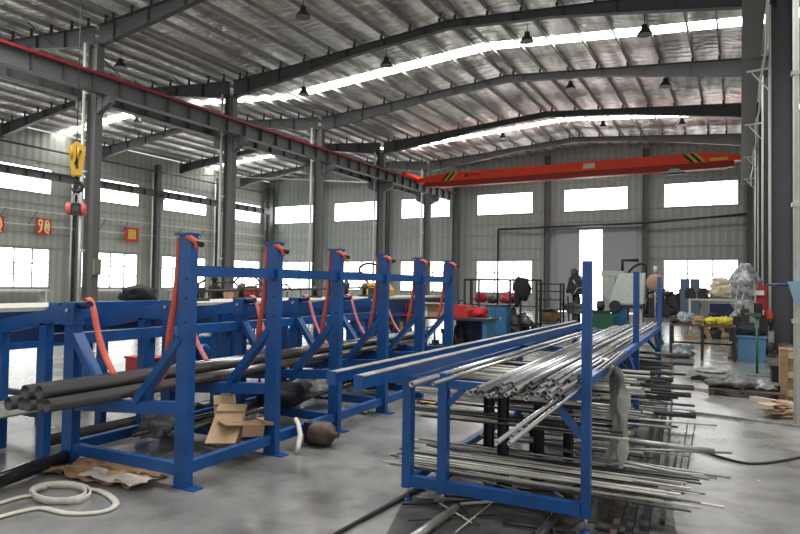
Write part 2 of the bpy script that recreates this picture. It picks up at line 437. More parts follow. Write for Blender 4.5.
# ceiling: foil lined roof slopes with translucent strips (one added for light), purlins
ce = sroot('ceiling', (0, 0, 0))
strips = [(7.0, 9.2), (21.75, 22.5), (33.4, 34.1)]  # nearest strip is out of view, added to light the foreground
segs = [(LX, RIDGES[1]), (RIDGES[1], CX), (CX, RIDGES[0]), (RIDGES[0], 1.0), (1.0, RX)]
rf = MB(); sk = MB()
ys = [3.0]+[q for t_ in strips for q in t_]+[BY]
for a, b in segs:
    za, zb = sheet_z(a), sheet_z(b)
    for i, (c, d) in enumerate(zip(ys, ys[1:])):
        
        if i % 2: MB().add([(a, c, za+.005), (b, c, zb+.005), (b, d, zb+.005), (a, d, za+.005)], [(0, 1, 2, 3)]).build('skylight_and_fill_panel', SKYL, ce)
        else: rf.add([(a, c, za), (b, c, zb), (b, d, zb), (a, d, za)], [(0, 1, 2, 3)])
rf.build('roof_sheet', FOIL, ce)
PX = []
for r in RIDGES:
    for sgn in (-1, 1):
        x = .28
        while x < 9.3:
            PX.append(r+sgn*x); x += 1.12 if x < 6.3 else .86
PX = sorted(p for p in PX if p < .9 and p > LX+.1 and not (CX-.25 < p < CX+.25)) + [1.4, 2.5, 3.6, 4.7]
for x in PX:
    z = sheet_z(x)-.02
    MB().box((x-.01, 3, z-.15), (x+.01, BY, z)).box((x-.03, 3, z-.15), (x+.03, BY, z-.135)).box((x-.03, 3, z-.015), (x+.03, BY, z)).build('purlin', PURL, ce)

# ================================================================ STEEL FRAME
KY = [6.57+6*i for i in range(6)]
def column(x, y, ztop, label, corbels, h=.42, w=.26, group=None, m=GREY, pipe=None):
    root = thing('steel_column', label, 'column', (x, y, 0), group)
    mb = MB().box((x-h/2, y-.008, .02), (x+h/2, y+.008, ztop))
    for s in (-1, 1): mb.box((x+s*h/2-.009, y-w/2, .02), (x+s*h/2+.009, y+w/2, ztop))
    mb.build('shaft', m, root)
    MB().box((x-h/2-.08, y-w/2-.06, 0), (x+h/2+.08, y+w/2+.06, .025)).build('base_plate', m, root)
    for s in corbels:
        c = MB(); a = x+s*h/2
        c.prism([(a, y-.1, 6.80), (a, y-.1, 7.34), (a+s*.62, y-.1, 7.34), (a+s*.62, y-.1, 7.10)], (0, .2, 0))
        c.box((a, y-.14, 7.325), (a+s*.62, y+.14, 7.355)); c.box((a+s*.28, y-.13, 6.95), (a+s*.30, y+.13, 7.33))
        c.build('corbel', m, root)
    return root
for i, y in enumerate(KY[1:]):
    column(CX, y, 9.1, 'tall grey steel column under the red-topped crane runway, %s from the left' % ORD[i], (-1, 1))
column(CX+.55, BY-.45, 9.3, 'tall grey steel column against the back wall at the end of the slotted runway', ())
for i, y in enumerate(KY[1:]):
    x = CX-.38
    t = MB().tube([(x, y-.12, .03), (x, y-.12, 9.15)], .055, 10)
    for z in (2.5, 5, 7.5): t.box((x-.02, y-.14, z), (CX-.2, y-.06, z+.04))
    single(t, 'drainpipe', WHITEP, 'white drainpipe running down beside the %s central column from the left' % ORD[i], 'pipe')
for i, y in enumerate([17.0, 23.0, 28.7, 34.3]):
    column(LX+.45, y, 9.35, 'grey steel wall column on the left side wall, %s from the left' % ORD[i], (1,), h=.38, w=.28)
    single(MB().tube([(LX+.4, y-.3, .02), (LX+.4, y-.3, 9.0)], .055, 8), 'drainpipe', WHITEP, 'white drainpipe beside the %s left-wall column' % ORD[i], 'pipe')
column(LX+.55, BY-.5, 9.4, 'grey steel column in the far left corner of the hall', (), h=.38, w=.28)
for i, x in enumerate((-29.05, -23.06)):
    column(x, BY-.3, sheet_z(x)-.35, 'slim grey wind column on the back wall, %s from the left corner' % ORD[i], (), h=.2, w=.3)
for x, l in ((-11.06, 'slim grey wind column on the back wall left of the tall door'), (-5.04, 'slim grey wind column on the back wall right of the tall door'), (.45, 'slim grey wind column on the back wall at its right end')):
    column(x, BY-.3, sheet_z(x)-.35, l, (), h=.28, w=.3)
RCX = 1.0
for i, y in enumerate(KY[1:]):
    RCX = 1.2 if i == 0 else .93
    column(RCX, y, 9.15, 'dark grey steel column of the right-hand row, %s from the camera' % ORD[i], (), h=.46, w=.26, m=GREYR)
    r = MB(); y0 = y-.2
    if i == 0: continue
    x = RCX-.27
    r.tube([(x, y0, .9), (x, y0, 8.9)], .035, 8)
    r.tube([(x, y0, 7.26), (x-.52, y0, 7.24)], .03, 6).tube([(x-.02, y0, 6.7), (x-.4, y0, 7.2)], .02, 6)
    single(r, 'white_bracket_pipe', WHITEP, 'thin white pipe with side bracket on the %s right-hand column' % ORD[i], 'pipe')

def rafter(y, xl, xr, ridge, label):
    """tapered portal rafter between column axes xl and xr"""
    def bot(x):
        d = min(x-xl, xr-x)
        dep = .66-.24*min(d, 3.3)/3.3 if d < 3.3 else max(.27, .42-.15*(d-3.3)/2.5)
        return sheet_z(x)-.38-dep
    xs = sorted({xl, xr, ridge, xl+3.3, xr-3.3, xl+5.8, xr-5.8})
    top = [(x, y-.008, sheet_z(x)-.38) for x in xs]; bt = [(x, y-.008, bot(x)) for x in xs]
    mb = MB()
    for i in range(len(xs)-1):
        mb.prism([bt[i], bt[i+1], top[i+1], top[i]], (0, .016, 0))
        for q in (top, bt):
            a, b = V(q[i]), V(q[i+1]); mb.bar((a.x, y, a.z), (b.x, y, b.z), .2, .016)
    k = xl+.8
    while k < xr-.3:
        mb.box((k-.006, y-.09, bot(k)), (k+.006, y+.09, sheet_z(k)-.38)); k += 1.55
    o = mb.build('roof_rafter', GREYR); tag(o, label, 'rafter')
    for x in PX:
        if xl+.1 < x < xr-.1:
            z = sheet_z(x); cl = MB(); cl.box((x+.02, y-.05, z-.40), (x+.03, y+.05, z-.05)); cl.box((x-.05, y-.012, z-.40), (x+.03, y+.012, z-.2))
            cl.build('purlin_cleat', GREYR, o)
    if ridge == RIDGES[1]:
        for x in (-20.2, -21.6, -22.6): MB().bar((x, y-.03, sheet_z(x)-.75), (x-.35, y-.7, sheet_z(x-.35)-.22), .035, .035).build('fly_brace', GREYR, o)
    return o
for i, y in enumerate(KY):
    w = (['passing overhead nearest the camera']+['meeting the %s central column from the left' % s for s in ORD])[i]
    rafter(y, CX+.1, .83, RIDGES[0], 'dark steel roof rafter over the central bay, ' + w)
    rafter(y, LX+.4, CX-.1, RIDGES[1], 'dark steel roof rafter over the left-hand bay, ' + w)
# slender bracing rods under the roof
for a, b, l in (((CX-.4, 12.8, 9.0), (-23, 18.3, 9.6), 'thin slanting bracing rod between the two nearest left-bay rafters'),
                ((-34.1, 29, 8.8), (CX-.6, 35.3, 8.0), 'long thin slanting tube crossing the far left bay')):
    single(MB().tube([a, b], .03, 6), 'bracing_rod', GREYR if a[1] < 13 else WHITEP, l, 'brace')
def runway(x, label, red, z0=7.36, z1=7.91, y0=3.0, y1=BY-1.0, w=.3):
    root = thing('crane_runway_beam', label, 'crane runway', (x, y0, z0))
    mb = MB().ibeam((x, y0, (z0+z1)/2), (x, y1, (z0+z1)/2), z1-z0, w)
    mb.build('beam', GREY, root)
    st = MB(); y = y0+.5
    while y < y1:
        st.box((x-w/2+.01, y-.01, z0+.02), (x+w/2-.01, y+.01, z1-.02)); y += .95
    st.build('stiffener', GREYR, root)
    MB().box((x-.03, y0, z1), (x+.03, y1, z1+.06)).build('rail', DARK, root)
    if red:
        MB().box((x+w/2+.01, y0, z1-.03), (x+w/2+.05, y1, z1+.05)).build('conductor_bar', REDRAIL, root)
    return root
runway(-17.43, 'long grey crane runway beam with a red bar along its top, left of centre', True)
runway(-18.53, 'long grey crane runway beam behind the red-barred one, on the far side of the columns', False)
runway(.24, 'dark grey crane runway beam seen from below at the right, beside the right-hand columns', False, w=.42)
single(MB().tube([(.50+.03*math.sin(i*1.3), 5+i*1.1, 7.28-.05*(i % 3 == 0)) for i in range(32)], .03, 6), 'power_cable', WHITEP, 'long white cable running under the right-hand crane runway beam', 'cable')
runway(LX+.95, 'grey crane runway beam along the left side wall windows', False, z0=7.1, z1=7.5, y1=BY-.9)

# ---- orange overhead crane
cy = 33.7; CZ = .10
cr = thing('overhead_crane', 'long orange overhead travelling crane girder spanning the hall', 'overhead crane', (-7.8, cy, 7.2))
def girder(z0, z1, zt, y0, y1, x0, x1):
    mb = MB(); p = [(x0, y0, zt-.05), (x0+2.2, y0, z0), (x1-2.2, y0, z0), (x1, y0, zt-.05), (x1, y0, zt), (x1-1.6, y0, z1), (x0+1.6, y0, z1), (x0, y0, zt)]
    return mb.prism(p, (0, y1-y0, 0))
X0, X1 = -17.2, .05
mb = MB().prism([(X0, cy-.28, 7.72), (X1, cy-.28, 7.72), (X1, cy-.28, 7.96), (X1-1.4, cy-.28, 8.20), (X0+1.9, cy-.28, 8.20), (X0, cy-.28, 7.96)], (0, .56, 0))
mb.build('girder', ORANGE, cr)
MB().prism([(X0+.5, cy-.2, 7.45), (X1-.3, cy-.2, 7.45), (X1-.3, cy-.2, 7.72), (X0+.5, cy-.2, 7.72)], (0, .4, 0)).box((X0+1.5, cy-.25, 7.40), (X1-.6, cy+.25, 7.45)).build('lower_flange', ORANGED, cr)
for x in (-17.43, .24):
    e = MB().box((x-.16, cy-1.5, 8.02), (x+.16, cy+1.5, 8.20)).build('end_truck', ORANGE, cr)
    for y in (cy-1.2, cy+1.2): MB().lathe((x-.06, y, 8.06), [(.09, 0), (.09, .12)], 14, 'X').build('wheel', DARK, e)
for x, s in ((-15.3, 1), (-1.85, -1)):
    yy = cy-.29
    for j in range(4):
        a = x+(j-1.5)*.17
        MB().prism([(a, yy, 7.74), (a+.15, yy, 7.74), (a+.15+s*.42, yy, 8.18), (a+s*.42, yy, 8.18)], (0, .008, 0)).build('warning_stripe', YELLOWB if j % 2 else BLACK, cr)
MB().box((-1.3, cy-.29, 7.76), (-.52, cy-.282, 7.90)).build('name_plate', SIGNG, cr)
DTXT = mat('crane_lettering', (.45, .10, .06), .6)
lg = MB(); lg.lathe((-13.95, cy-.3, 7.98), [(.12, 0), (.12, .015)], 16, 'Y').build('round_emblem', DTXT, cr)
le = MB(); x = -13.73
for h_ in (1, 2, 0, 2):      # blocky emblem lettering
    le.box((x, cy-.295, 7.90), (x+.03, cy-.285, 8.06)); le.box((x, cy-.295, 8.03 if h_ != 2 else 7.97), (x+.12, cy-.285, 8.06 if h_ != 2 else 8.00)); le.box((x+.1, cy-.295, 7.90), (x+.13, cy-.285, 8.06)); x += .17
le.build('lettering', DTXT, cr)
MB().box((-7.3, cy-.32, 7.84), (-6.7, cy-.28, 8.08)).box((-7.2, cy-.34, 7.88), (-6.8, cy-.32, 8.04)).build('control_box', WHITEP, cr)

# ---- hook block, crane scale and pendant (left)
hx, hy = -15.8, 10.57
XF_ = XF; XF = XF @ Matrix.Translation((hx, hy, 3.3+.06)) @ Matrix.Rotation(.95, 4, 'Z') @ Matrix.Scale(1.11, 4) @ Matrix.Translation((-hx, -hy, -3.3))
hk = thing('crane_hook_block', 'yellow crane hook block hanging on a wire rope at the left', 'crane hook', (hx, hy, 4.0))
MB().tube([(hx-.02, hy, 5.0), (hx-.02, hy, 9.9)], .012, 6).build('wire_rope', BLACK, hk)
mb = MB().lathe((hx-.16, hy, 4.78), [(.05, 0), (.21, .02), (.21, .06), (.12, .08), (.12, .14), (.21, .16), (.21, .20), (.05, .22)], 18, 'X')
mb.prism([(hx-.12, hy-.12, 4.25), (hx+.10, hy-.12, 4.25), (hx+.18, hy-.12, 4.95), (hx-.02, hy-.12, 5.08), (hx-.20, hy-.12, 4.9)], (0, .03, 0))
mb.prism([(hx-.12, hy+.1, 4.25), (hx+.10, hy+.1, 4.25), (hx+.18, hy+.1, 4.95), (hx-.02, hy+.1, 5.08), (hx-.20, hy+.1, 4.9)], (0, .03, 0))
mb.box((hx-.1, hy-.1, 4.22), (hx+.08, hy+.1, 4.4)); mb.build('sheave_block', YELLOW, hk)
MB().box((hx-.03, hy-.13, 4.4), (hx+.03, hy-.12, 4.95), 0).tube([(hx-.05, hy-.135, 4.5), (hx+.08, hy-.135, 4.85)], .02, 6).build('black_marking', BLACK, hk)
pts = [(hx, hy, 4.25), (hx, hy, 4.12)]+[(hx+.12*math.cos(a)-.0, hy, 3.98+.12*math.sin(a)) for a in [1.7-.35*i for i in range(14)]]
MB().tube(pts, [.04]*2+[.045]*10+[.035, .03, .02, .012], 10).build('hook', BLACK, hk)
sc = thing('crane_scale', 'red and black digital crane scale hanging under the yellow hook block', 'crane scale', (hx, hy, 3.3))
for s in (-1, 1):
    MB().lathe((hx+(.09 if s > 0 else -.23), hy, 3.42), [(.10, 0), (.155, .03), (.16, .07), (.155, .11), (.10, .14)], 18, 'X').build('end_housing', mat('faded_red_plastic', (.78, .32, .32), .5, var=.1), sc)
b = MB().box((hx-.1, hy-.15, 3.28), (hx+.1, hy+.13, 3.56)).build('body', BLACK, sc)
MB().box((hx-.07, hy-.156, 3.37), (hx+.07, hy-.15, 3.48)).build('display', mat('scale_display', (.2, .26, .28), .2), b)
MB().tube([(hx+.05*math.cos(a), hy, 3.68+.13*math.sin(a)) for a in [2*math.pi*i/14 for i in range(14)]], .016, 8, closed=True).build('shackle', BOLT, sc)
ch = thing('hanging_chain', 'chain and small black hook hanging under the red crane scale', 'chain', (hx, hy, 1.9))
cm = MB(); z = 3.26
for i in range(9):
    ax = i % 2; pts = [(hx+(.022*math.cos(a) if ax else 0), hy+(0 if ax else .022*math.cos(a)), z-.05+.045*math.sin(a)) for a in [2*math.pi*j/10 for j in range(10)]]
    cm.tube(pts, .009, 6, closed=True); z -= .075
cm.build('links', DARK, ch)
MB().tube([(hx, hy, 3.25), (hx-.02, hy, 2.1)], .008, 6).build('cord', BLACK, ch)
MB().box((hx-.06, hy-.04, 1.95), (hx+.01, hy+.04, 2.25)).box((hx-.045, hy-.06, 2.0), (hx-.005, hy-.04, 2.2)).build('pendant_control', BLACK, ch)
MB().tube([(hx+.1, hy+.02, 3.3), (hx+.1, hy+.02, .02+1.3)], .02, 6).build('white_rod', WHITEP, ch)

XF = XF_
# ---- red banners on the left wall
def banner(y0, y1, z0, z1, strokes, m, label):
    r = thing('wall_banner', label, 'sign', (LX+.35, (y0+y1)/2, z0))
    MB().box((LX+.32, y0, z0), (LX+.36, y1, z1)).build('board', SIGNR, r)
    s = MB(); w = y1-y0; h_ = z1-z0
    for (a, b, c, d) in strokes: s.bar((LX+.37, y0+a*w, z0+b*h_), (LX+.37, y0+c*w, z0+d*h_), .015, .085)
    s.build('characters', m, r)
    return r
g1 = [(.10, .80, .22, .90), (.22, .90, .36, .84), (.36, .84, .34, .60), (.34, .60, .18, .56), (.18, .56, .12, .74), (.34, .6, .3, .3), (.3, .3, .12, .12), (.2, .42, .34, .4),
      (.56, .86, .80, .86), (.62, .84, .54, .40), (.54, .40, .60, .20), (.60, .20, .84, .08), (.80, .80, .84, .45), (.84, .45, .76, .22), (.66, .6, .76, .6), (.70, .68, .68, .35)]
g2 = [(.25, .82, .75, .82), (.22, .25, .78, .25), (.28, .8, .28, .25), (.74, .8, .74, .25), (.30, .55, .72, .55), (.5, .8, .5, .25), (.32, .4, .7, .4), (.32, .68, .7, .68)]
banner(20.69, 21.53, 4.08, 4.98, g1, SIGNY, 'red square banner with cream characters on the left wall, whole one left of the column')
banner(26.36, 27.38, 4.06, 4.96, g2, SIGNG, 'red square banner with yellow characters on the left wall, right of the near column')
banner(18.0, 18.95, 4.0, 4.9, g1, SIGNY, 'red square banner on the left wall cut off by the left picture edge')
for i, (y) in enumerate((19.0, 20.7, 25.0, 26.6, 31.0, 33.0)):
    single(MB().bar((LX+.34, y, 5.35), (LX+.34, y-.45, 4.6), .03, .03), 'banner_stay', GREYR, 'short slanting stay rod between the wall rails, %s from the left' % ORD[i], 'rod')

# ---- high bay lamps
lamp = thing('high_bay_lamp', 'bell-shaped high bay lamp hanging under the roof near the ridge', 'lamp', (0, 0, 0))
MB().tube([(0, 0, .3), (0, 0, .62)], .012, 6).build('hanger', BLACK, lamp)
MB().lathe((0, 0, 0), [(.23, 0), (.235, .02), (.17, .12), (.10, .2), (.09, .32), (.03, .34)], 16).build('shade', DARK, lamp)
LP = [((-11.6, 14.9), 'nearest the camera, left of the ridge'), ((-11.45, 19.7), 'left of the ridge, before the bright strip'), ((-15.7, 20.3), 'above the second central column'), ((-6.2, 19.9), 'right of the ridge, over the bright strip'),
      ((-6.1, 25.5), 'hung before the crane, right of the ridge'), ((-2.6, 20.3), 'topmost at the right, above the bright strip'), ((-2.55, 25.9), 'at the right, below the bright strip'),
      ((-6.1, 32.4), 'just above the crane, middle'), ((-2.45, 32.4), 'just above the crane, right'), ((-11.4, 32.4), 'just above the crane, left of middle'), ((-19.9, 14.9), 'over the left-hand bay near the camera'), ((-27.4, 21.6), 'over the left-hand bay beyond the columns')]
for i, ((x, y), l) in enumerate(LP):
    o = lamp if i == 0 else copy_tree(lamp)
    o.location = XF @ V((x, y, sheet_z(x)-.82)); o['label'] = 'bell-shaped high bay lamp '+l; o['group'] = 'high bay lamps'
XF = XF @ Matrix.Translation((-.95, 2.0, .30))
tl = thing('floodlight', 'small pale green and grey light unit hanging below the orange crane, at right', 'lamp', (-1.9, 31.5, 6.9))
MB().prism([(-2.3, 31.3, 7.0), (-1.5, 31.3, 7.0), (-1.7, 31.3, 7.18), (-2.1, 31.3, 7.18)], (0, .4, 0)).build('housing', mat('pale_green_housing', (.6, .74, .70), .4), tl)
MB().box((-2.4, 31.4, 6.93), (-1.4, 31.6, 7.0)).build('lens', DARK, tl)
MB().tube([(-1.9, 31.5, 7.17), (-1.9, 31.9, 7.4)], .02, 6).build('bracket', DARK, tl)

XF = XF_
# black conduit on the back wall
single(MB().tube([(-14.4, BY-.25, .02), (-14.4, BY-.25, 5.4)], .07, 8).tube([(-14.4, BY-.25, 5.4), (-10.9, BY-.6, 5.42), (-5.0, BY-.6, 5.5), (.3, BY-.65, 5.8)], .07, 8), 'black_conduit', BLACK,
       'black pipe rising up the back wall and running right above the door', 'pipe')

# ================================================================ RACK A (blue sling rack, left)
XF = Matrix.Translation((0, .09, 0)) @ Matrix.Diagonal((1.003, 1.0365, 1, 1))
AX, AB = -3.66, -4.99
AY = [3.41+1.047*i for i in range(6)]
ra = thing('pipe_rack', 'long blue steel sling rack with six tall posts holding black pipes', 'rack', (-4.3, AY[0], 0))
def midz(x): return .515+(x-AB)/(AX-AB)*.09       # centre height of cradle bar
for i, y in enumerate(AY):
    p = MB().box((AX-.065, y-.035, .012), (AX+.065, y+.035, 1.96)).build('tall_post', BLUE, ra)
    MB().box((AX-.10, y-.05, 1.955), (AX+.065, y+.05, 1.975)).build('cap_plate', BLUE, p)
    MB().box((AX-.07, y-.05, 0), (AX+.16, y+.05, .012)).build('base_plate', BLUE, p)
    b = MB()
    for z in (1.28, 1.47, 1.62): b.lathe((AX+.02, y-.036, z), [(.009, 0), (.009, -.006)], 8, 'Y')
    b.build('bolt', BLUED, p)
    q = MB().box((AB-.065, y-.04, .012), (AB+.065, y+.04, 1.22)).build('short_post', BLUE, ra)
    MB().box((AB-.075, y-.06, 1.2), (AB+.075, y+.05, 1.40)).build('head_bracket', BLUE, q)
    MB().lathe((AB, y-.061, 1.33), [(.018, 0), (.018, -.015)], 10, 'Y').build('bolt', BOLT, q)
    MB().tube([(AB+.07, y, 1.38), (AB+.2, y, 1.38)], .035, 10).build('sling_pin', BLUED, q)
    MB().box((AB+.06, y-.03, .09), (AX-.06, y+.03, .18)).build('base_bar', BLUE, ra)
    MB().bar((AB+.05, y, midz(AB)), (AX-.05, y, midz(AX)), .06, .10).build('cradle_bar', BLUE, ra)
    MB().bar((AX-.04, y, 1.15), (-4.17, y, .62), .06, .09, ref=(1, 0, 1)).build('front_brace', BLUE, ra)
    MB().bar((AB+.03, y, 1.13), (-4.56, y, .60), .06, .10, ref=(-1, 0, 1)).build('back_brace', BLUE, ra)
for i in range(5):
    a, b = AY[i]+.035, AY[i+1]-.035
    MB().box((AX-.035, a, 1.635), (AX+.035, b, 1.725)).build('top_rail', BLUE, ra)
    MB().box((AX-.03, a, .10), (AX+.035, b, .19)).build('base_rail', BLUE, ra)
    MB().box((AB-.035, a, 1.03), (AB+.035, b, 1.13)).build('back_rail', BLUE, ra)
    MB().box((AB-.035, a, .10), (AB+.035, b, .19)).build('base_rail', BLUE, ra)
# inclined feed arms with legs behind each frame
fa = thing('feed_table', 'blue inclined feed arms on legs behind the sling rack, at the left edge', 'table', (-5.7, AY[0], 0))
for i, y in enumerate(AY):
    yy = y
    MB().bar((AB-.09, yy, 1.30), (-6.25, yy, 1.10), .07, .13).build('feed_arm', BLUE, fa)
    for x in (-5.36, -6.0):
        l = MB().box((x-.05, yy-.035, .0), (x+.05, yy+.035, 1.24+(x+5.36)*.18-.04)).build('leg', BLUE, fa)
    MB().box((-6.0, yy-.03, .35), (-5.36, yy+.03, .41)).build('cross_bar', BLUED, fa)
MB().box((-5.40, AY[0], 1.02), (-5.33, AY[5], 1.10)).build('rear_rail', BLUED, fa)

# slings
def smooth(p, n=6):
    P = [V(q) for q in p]; P = [P[0]]+P+[P[-1]]; o = []
    for i in range(1, len(P)-2):
        for j in range(n):
            t = j/n; a, b, c, d = P[i-1:i+3]
            o.append(.5*((2*b)+(c-a)*t+(2*a-5*b+4*c-d)*t*t+(3*b-a-3*c+d)*t**3))
    return o+[P[-2]]
for i, y in enumerate(AY):
    root = thing('lifting_sling', 'orange webbing sling hanging from the %s tall blue post from the camera' % ORD[i], 'sling', (AX, y, 1.9), 'webbing slings on the blue rack')
    yy = y+.06
    yl = y-.02
    a = [(AX-.072, yl, 1.94), (AX-.078, yl, 1.75), (AX-.088, yl-.01, 1.50), (AX-.12, yl-.02, 1.28), (AX-.155, yl-.01, 1.12), (AX-.20, yl+.03, .98), (AX-.30, yl+.08, .84), (AX-.46, yl+.09, .70), (AX-.62, yl+.09, .60), (AX-.85, yl+.09, .555)]
    MB().ribbon(smooth(a, 3), .055, .006, (.3, 1, .1)).build('long_strap', STRAP, root)
    b = [(AB+.06, yy-.03, 1.33), (AB+.09, yy-.03, 1.425), (AB+.15, yy-.03, 1.43), (AB+.20, yy-.03, 1.36), (AB+.27, yy-.03, 1.15), (AB+.37, yy-.03, .95), (AB+.50, yy-.03, .79)]
    MB().ribbon(smooth(b, 3), .055, .006, (0, 1, .2)).build('short_strap', STRAP if i == 0 else STRAPP, root)
    MB().tube([(AX+.06, y-.02, 1.91), (AX+.16, y-.02, 1.88)], .022, 10).build('pin', BLACK, root)
    MB().tube([(AX+.02, y-.045, 1.94), (AX+.07, y-.05, 1.935), (AX+.105, y-.02, 1.90), (AX+.13, y-.04, 1.85)], [.012, .02, .024, .014], 8).build('knot', STRAP, root)

# pipes lying in the rack
grp = 'black pipes cradled in the blue sling rack'
for k, x in enumerate((-4.86, -4.745, -4.63, -4.515, -4.40)):
    z = midz(x)+.05+.056; y0 = 2.80+.03*(k % 2)
    single(MB().hollow((x, y0, z), (x+.01, 9.35, z), .054, .008, 18), 'steel_pipe', MILL, 'black steel pipe in the bottom layer on the blue sling rack, %s from the left' % ORD[k], 'pipe', grp)
for k, x in enumerate((-4.625, -4.46)):
    z = midz(x)+.05+.056+.098
    x += .0
    single(MB().hollow((x, 2.78, z), (x+.03, 9.3, z), .054, .008, 18), 'steel_pipe', MILL, ('rusty-ended' if k == 0 else 'shiny') + ' black steel pipe lying on top of the bottom layer on the sling rack', 'pipe', grp)
# floor and low stock around rack A
grp2 = 'pipes lying low under the blue sling rack'
for k, (x0, x1, y0, y1, r, z) in enumerate([(-4.86, -4.80, 1.4, 9.0, .06, .06), (-5.62, -5.55, 3.55, 9.6, .055, .055), (-4.62, -4.55, 3.75, 8.8, .03, .22), (-4.35, -4.40, 3.9, 9.0, .03, .22), (-4.48, -4.3, 3.95, 8.2, .022, .215)]):
    if k == 0: y0, y1, x0, x1 = 1.6, 3.35, -4.52, -4.98
    single(MB().hollow((x0, y0, z+.01 if z < .2 else z), (x1, y1, z+.01 if z < .2 else z), r, .007, 14), 'steel_pipe', MILL,
           ['large dark pipe on the floor at the bottom left, running under the rack', 'dark pipe on the floor behind the short posts of the rack', 'grey pipe on the base bars of the rack, left', 'grey pipe on the base bars of the rack, right', 'thin grey pipe crossing the base bars of the rack'][k], 'pipe', grp2)
for k in range(12):
    x = -5.30-.055*k
    single(MB().tube([(x, 2.6+.05*(k % 3), .44), (x-.05, 7.5, .44)], .016, 8), 'steel_tube', SILVER2, 'thin grey tube in the flat layer on the feed table cross bars', 'tube', 'thin tubes under the feed arms')

# ---- blue conveyor with pale top
cv = thing('roller_conveyor', 'long blue conveyor table with a pale top running behind the sling rack', 'conveyor', (-7.2, 3, 0))
cx0, cx1, cy0, cy1 = -7.8, -6.55, .6, 15.5
MB().box((cx0, cy0, 1.25), (cx1, cy1, 1.29)).build('table_top', mat('pale_conveyor_top', (.68, .68, .63), .5, var=.1), cv)
MB().box((cx1-.02, cy0, .93), (cx1+.05, cy1, 1.25)).build('side_beam', BLUED, cv)  # shade on the conveyor sides put into the darker blue
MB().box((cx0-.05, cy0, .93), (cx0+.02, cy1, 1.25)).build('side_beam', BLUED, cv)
MB().box((cx1-.01, cy0, .86), (cx1+.09, cy1, .93)).build('lower_rail', BLUE, cv)
MB().box((cx1+.0, 4.2, 1.10), (cx1+.14, 5.6, 1.34)).build('drive_cover', BLUE, cv)
y = 1.4; k = 0
while y < 15.3:
    for x in (cx0+.02, cx1-.02): MB().box((x-.05, y-.05, 0), (x+.05, y+.05, .93)).build('leg', BLUE, cv)
    MB().box((cx0, y-.03, .28), (cx1, y+.03, .34)).build('cross_bar', BLUED, cv)
    y += 1.39; k += 1
for y in (6.2, 8.3, 10.4): 
    bx = MB().box((cx1+.05, y-.2, .45), (cx1+.25, y+.2, .82)).lathe((cx1+.26, y, .64), [(.1, 0), (.1, .05), (.06, .07)], 14, 'X').build('drive_box', BLUE, cv)
rbx, rby = onfloor(147, 373).x, onfloor(147, 373).y
XM = XF; XF = Matrix.Identity(4)
single(MB().box((rbx-.3, rby-.2, 0), (rbx+.3, rby+.2, .26)).box((rbx-.32, rby-.22, .26), (rbx+.32, rby+.22, .29)), 'red_chest', RED, 'low red chest on the floor far behind the first frame of the sling rack', 'box')
XF = XM
sh = thing('slatted_shelf', 'small unit of pale stacked shelves seen low between the first two tall posts', 'shelf', (-6.2, 7.2, 0))
for k in range(6): MB().box((-6.25, 7.0, .22+.11*k), (-5.95, 7.35, .25+.11*k)).build('shelf', CARDL, sh)
for x in (-6.25, -5.97): MB().box((x, 7.33, 0), (x+.02, 7.36, .85)).build('side_post', BLACK, sh)

# things on the conveyor
v = thing('bench_vise', 'small rusty vise standing on the pale conveyor top at the left edge', 'vise', (-7.0, 3.5, 1.29))
MB().box((-7.12, 3.42, 1.29), (-6.92, 3.58, 1.33)).box((-7.05, 3.47, 1.33), (-6.99, 3.53, 1.55)).build('stand', RUST, v)
MB().box((-7.12, 3.45, 1.53), (-6.9, 3.55, 1.57)).tube([(-6.92, 3.5, 1.42), (-6.8, 3.5, 1.40)], .015, 8).build('jaw', RUST, v)
single(MB().blob((-7.2, 5.9, 1.40), .28, .2, .13, 3, .35), 'cloth_bundle', CLOTH, 'black bundle lying on the conveyor between the columns at left', 'bundle')
single(MB().box((-7.35, 6.9, 1.29), (-7.1, 7.15, 1.33)).tube([(-7.2, 7.0, 1.33), (-7.2, 7.0, 1.55), (-7.05, 7.0, 1.62)], .02, 8).box((-7.3, 6.95, 1.42), (-7.12, 7.08, 1.50)), 'hand_clamp', DARK, 'small dark clamp tool on the conveyor left of the first tall post', 'tool')
for k, (y, h_) in enumerate(((8.2, .25), (9.1, .3), (10.4, .22), (11.6, .35), (12.4, .28))):
    c = thing('machine_fitting', 'dark metal fitting on the conveyor top, %s from the left' % ORD[k], 'fitting', (-7.4, y, 1.29), 'fittings on the conveyor')
    MB().box((-7.5, y-.1, 1.29), (-7.3, y+.1, 1.33)).lathe((-7.4, y, 1.33), [(.05, 0), (.05, h_*.5), (.08, h_*.55), (.08, h_*.7), (.03, h_)], 12).build('stand', DARK, c)
    MB().tube([(-7.4, y, 1.29+h_*.8), (-7.2, y+.1, 1.29+h_*.9), (-7.1, y+.15, 1.29+h_*.5)], .018, 6).build('handle', RUST, c)
single(MB().tube([(-8.2, 7.6, 1.42), (-8.2, 14.6, 1.50)], .025, 8).tube([(-8.2, 8, .02), (-8.2, 8, 1.42)], .02, 6).tube([(-8.2, 11, .02), (-8.2, 11, 1.46)], .02, 6).tube([(-8.2, 14, .02), (-8.2, 14, 1.49)], .02, 6), 'guard_rail', RUST, 'thin brown guard rail behind the conveyor', 'rail')

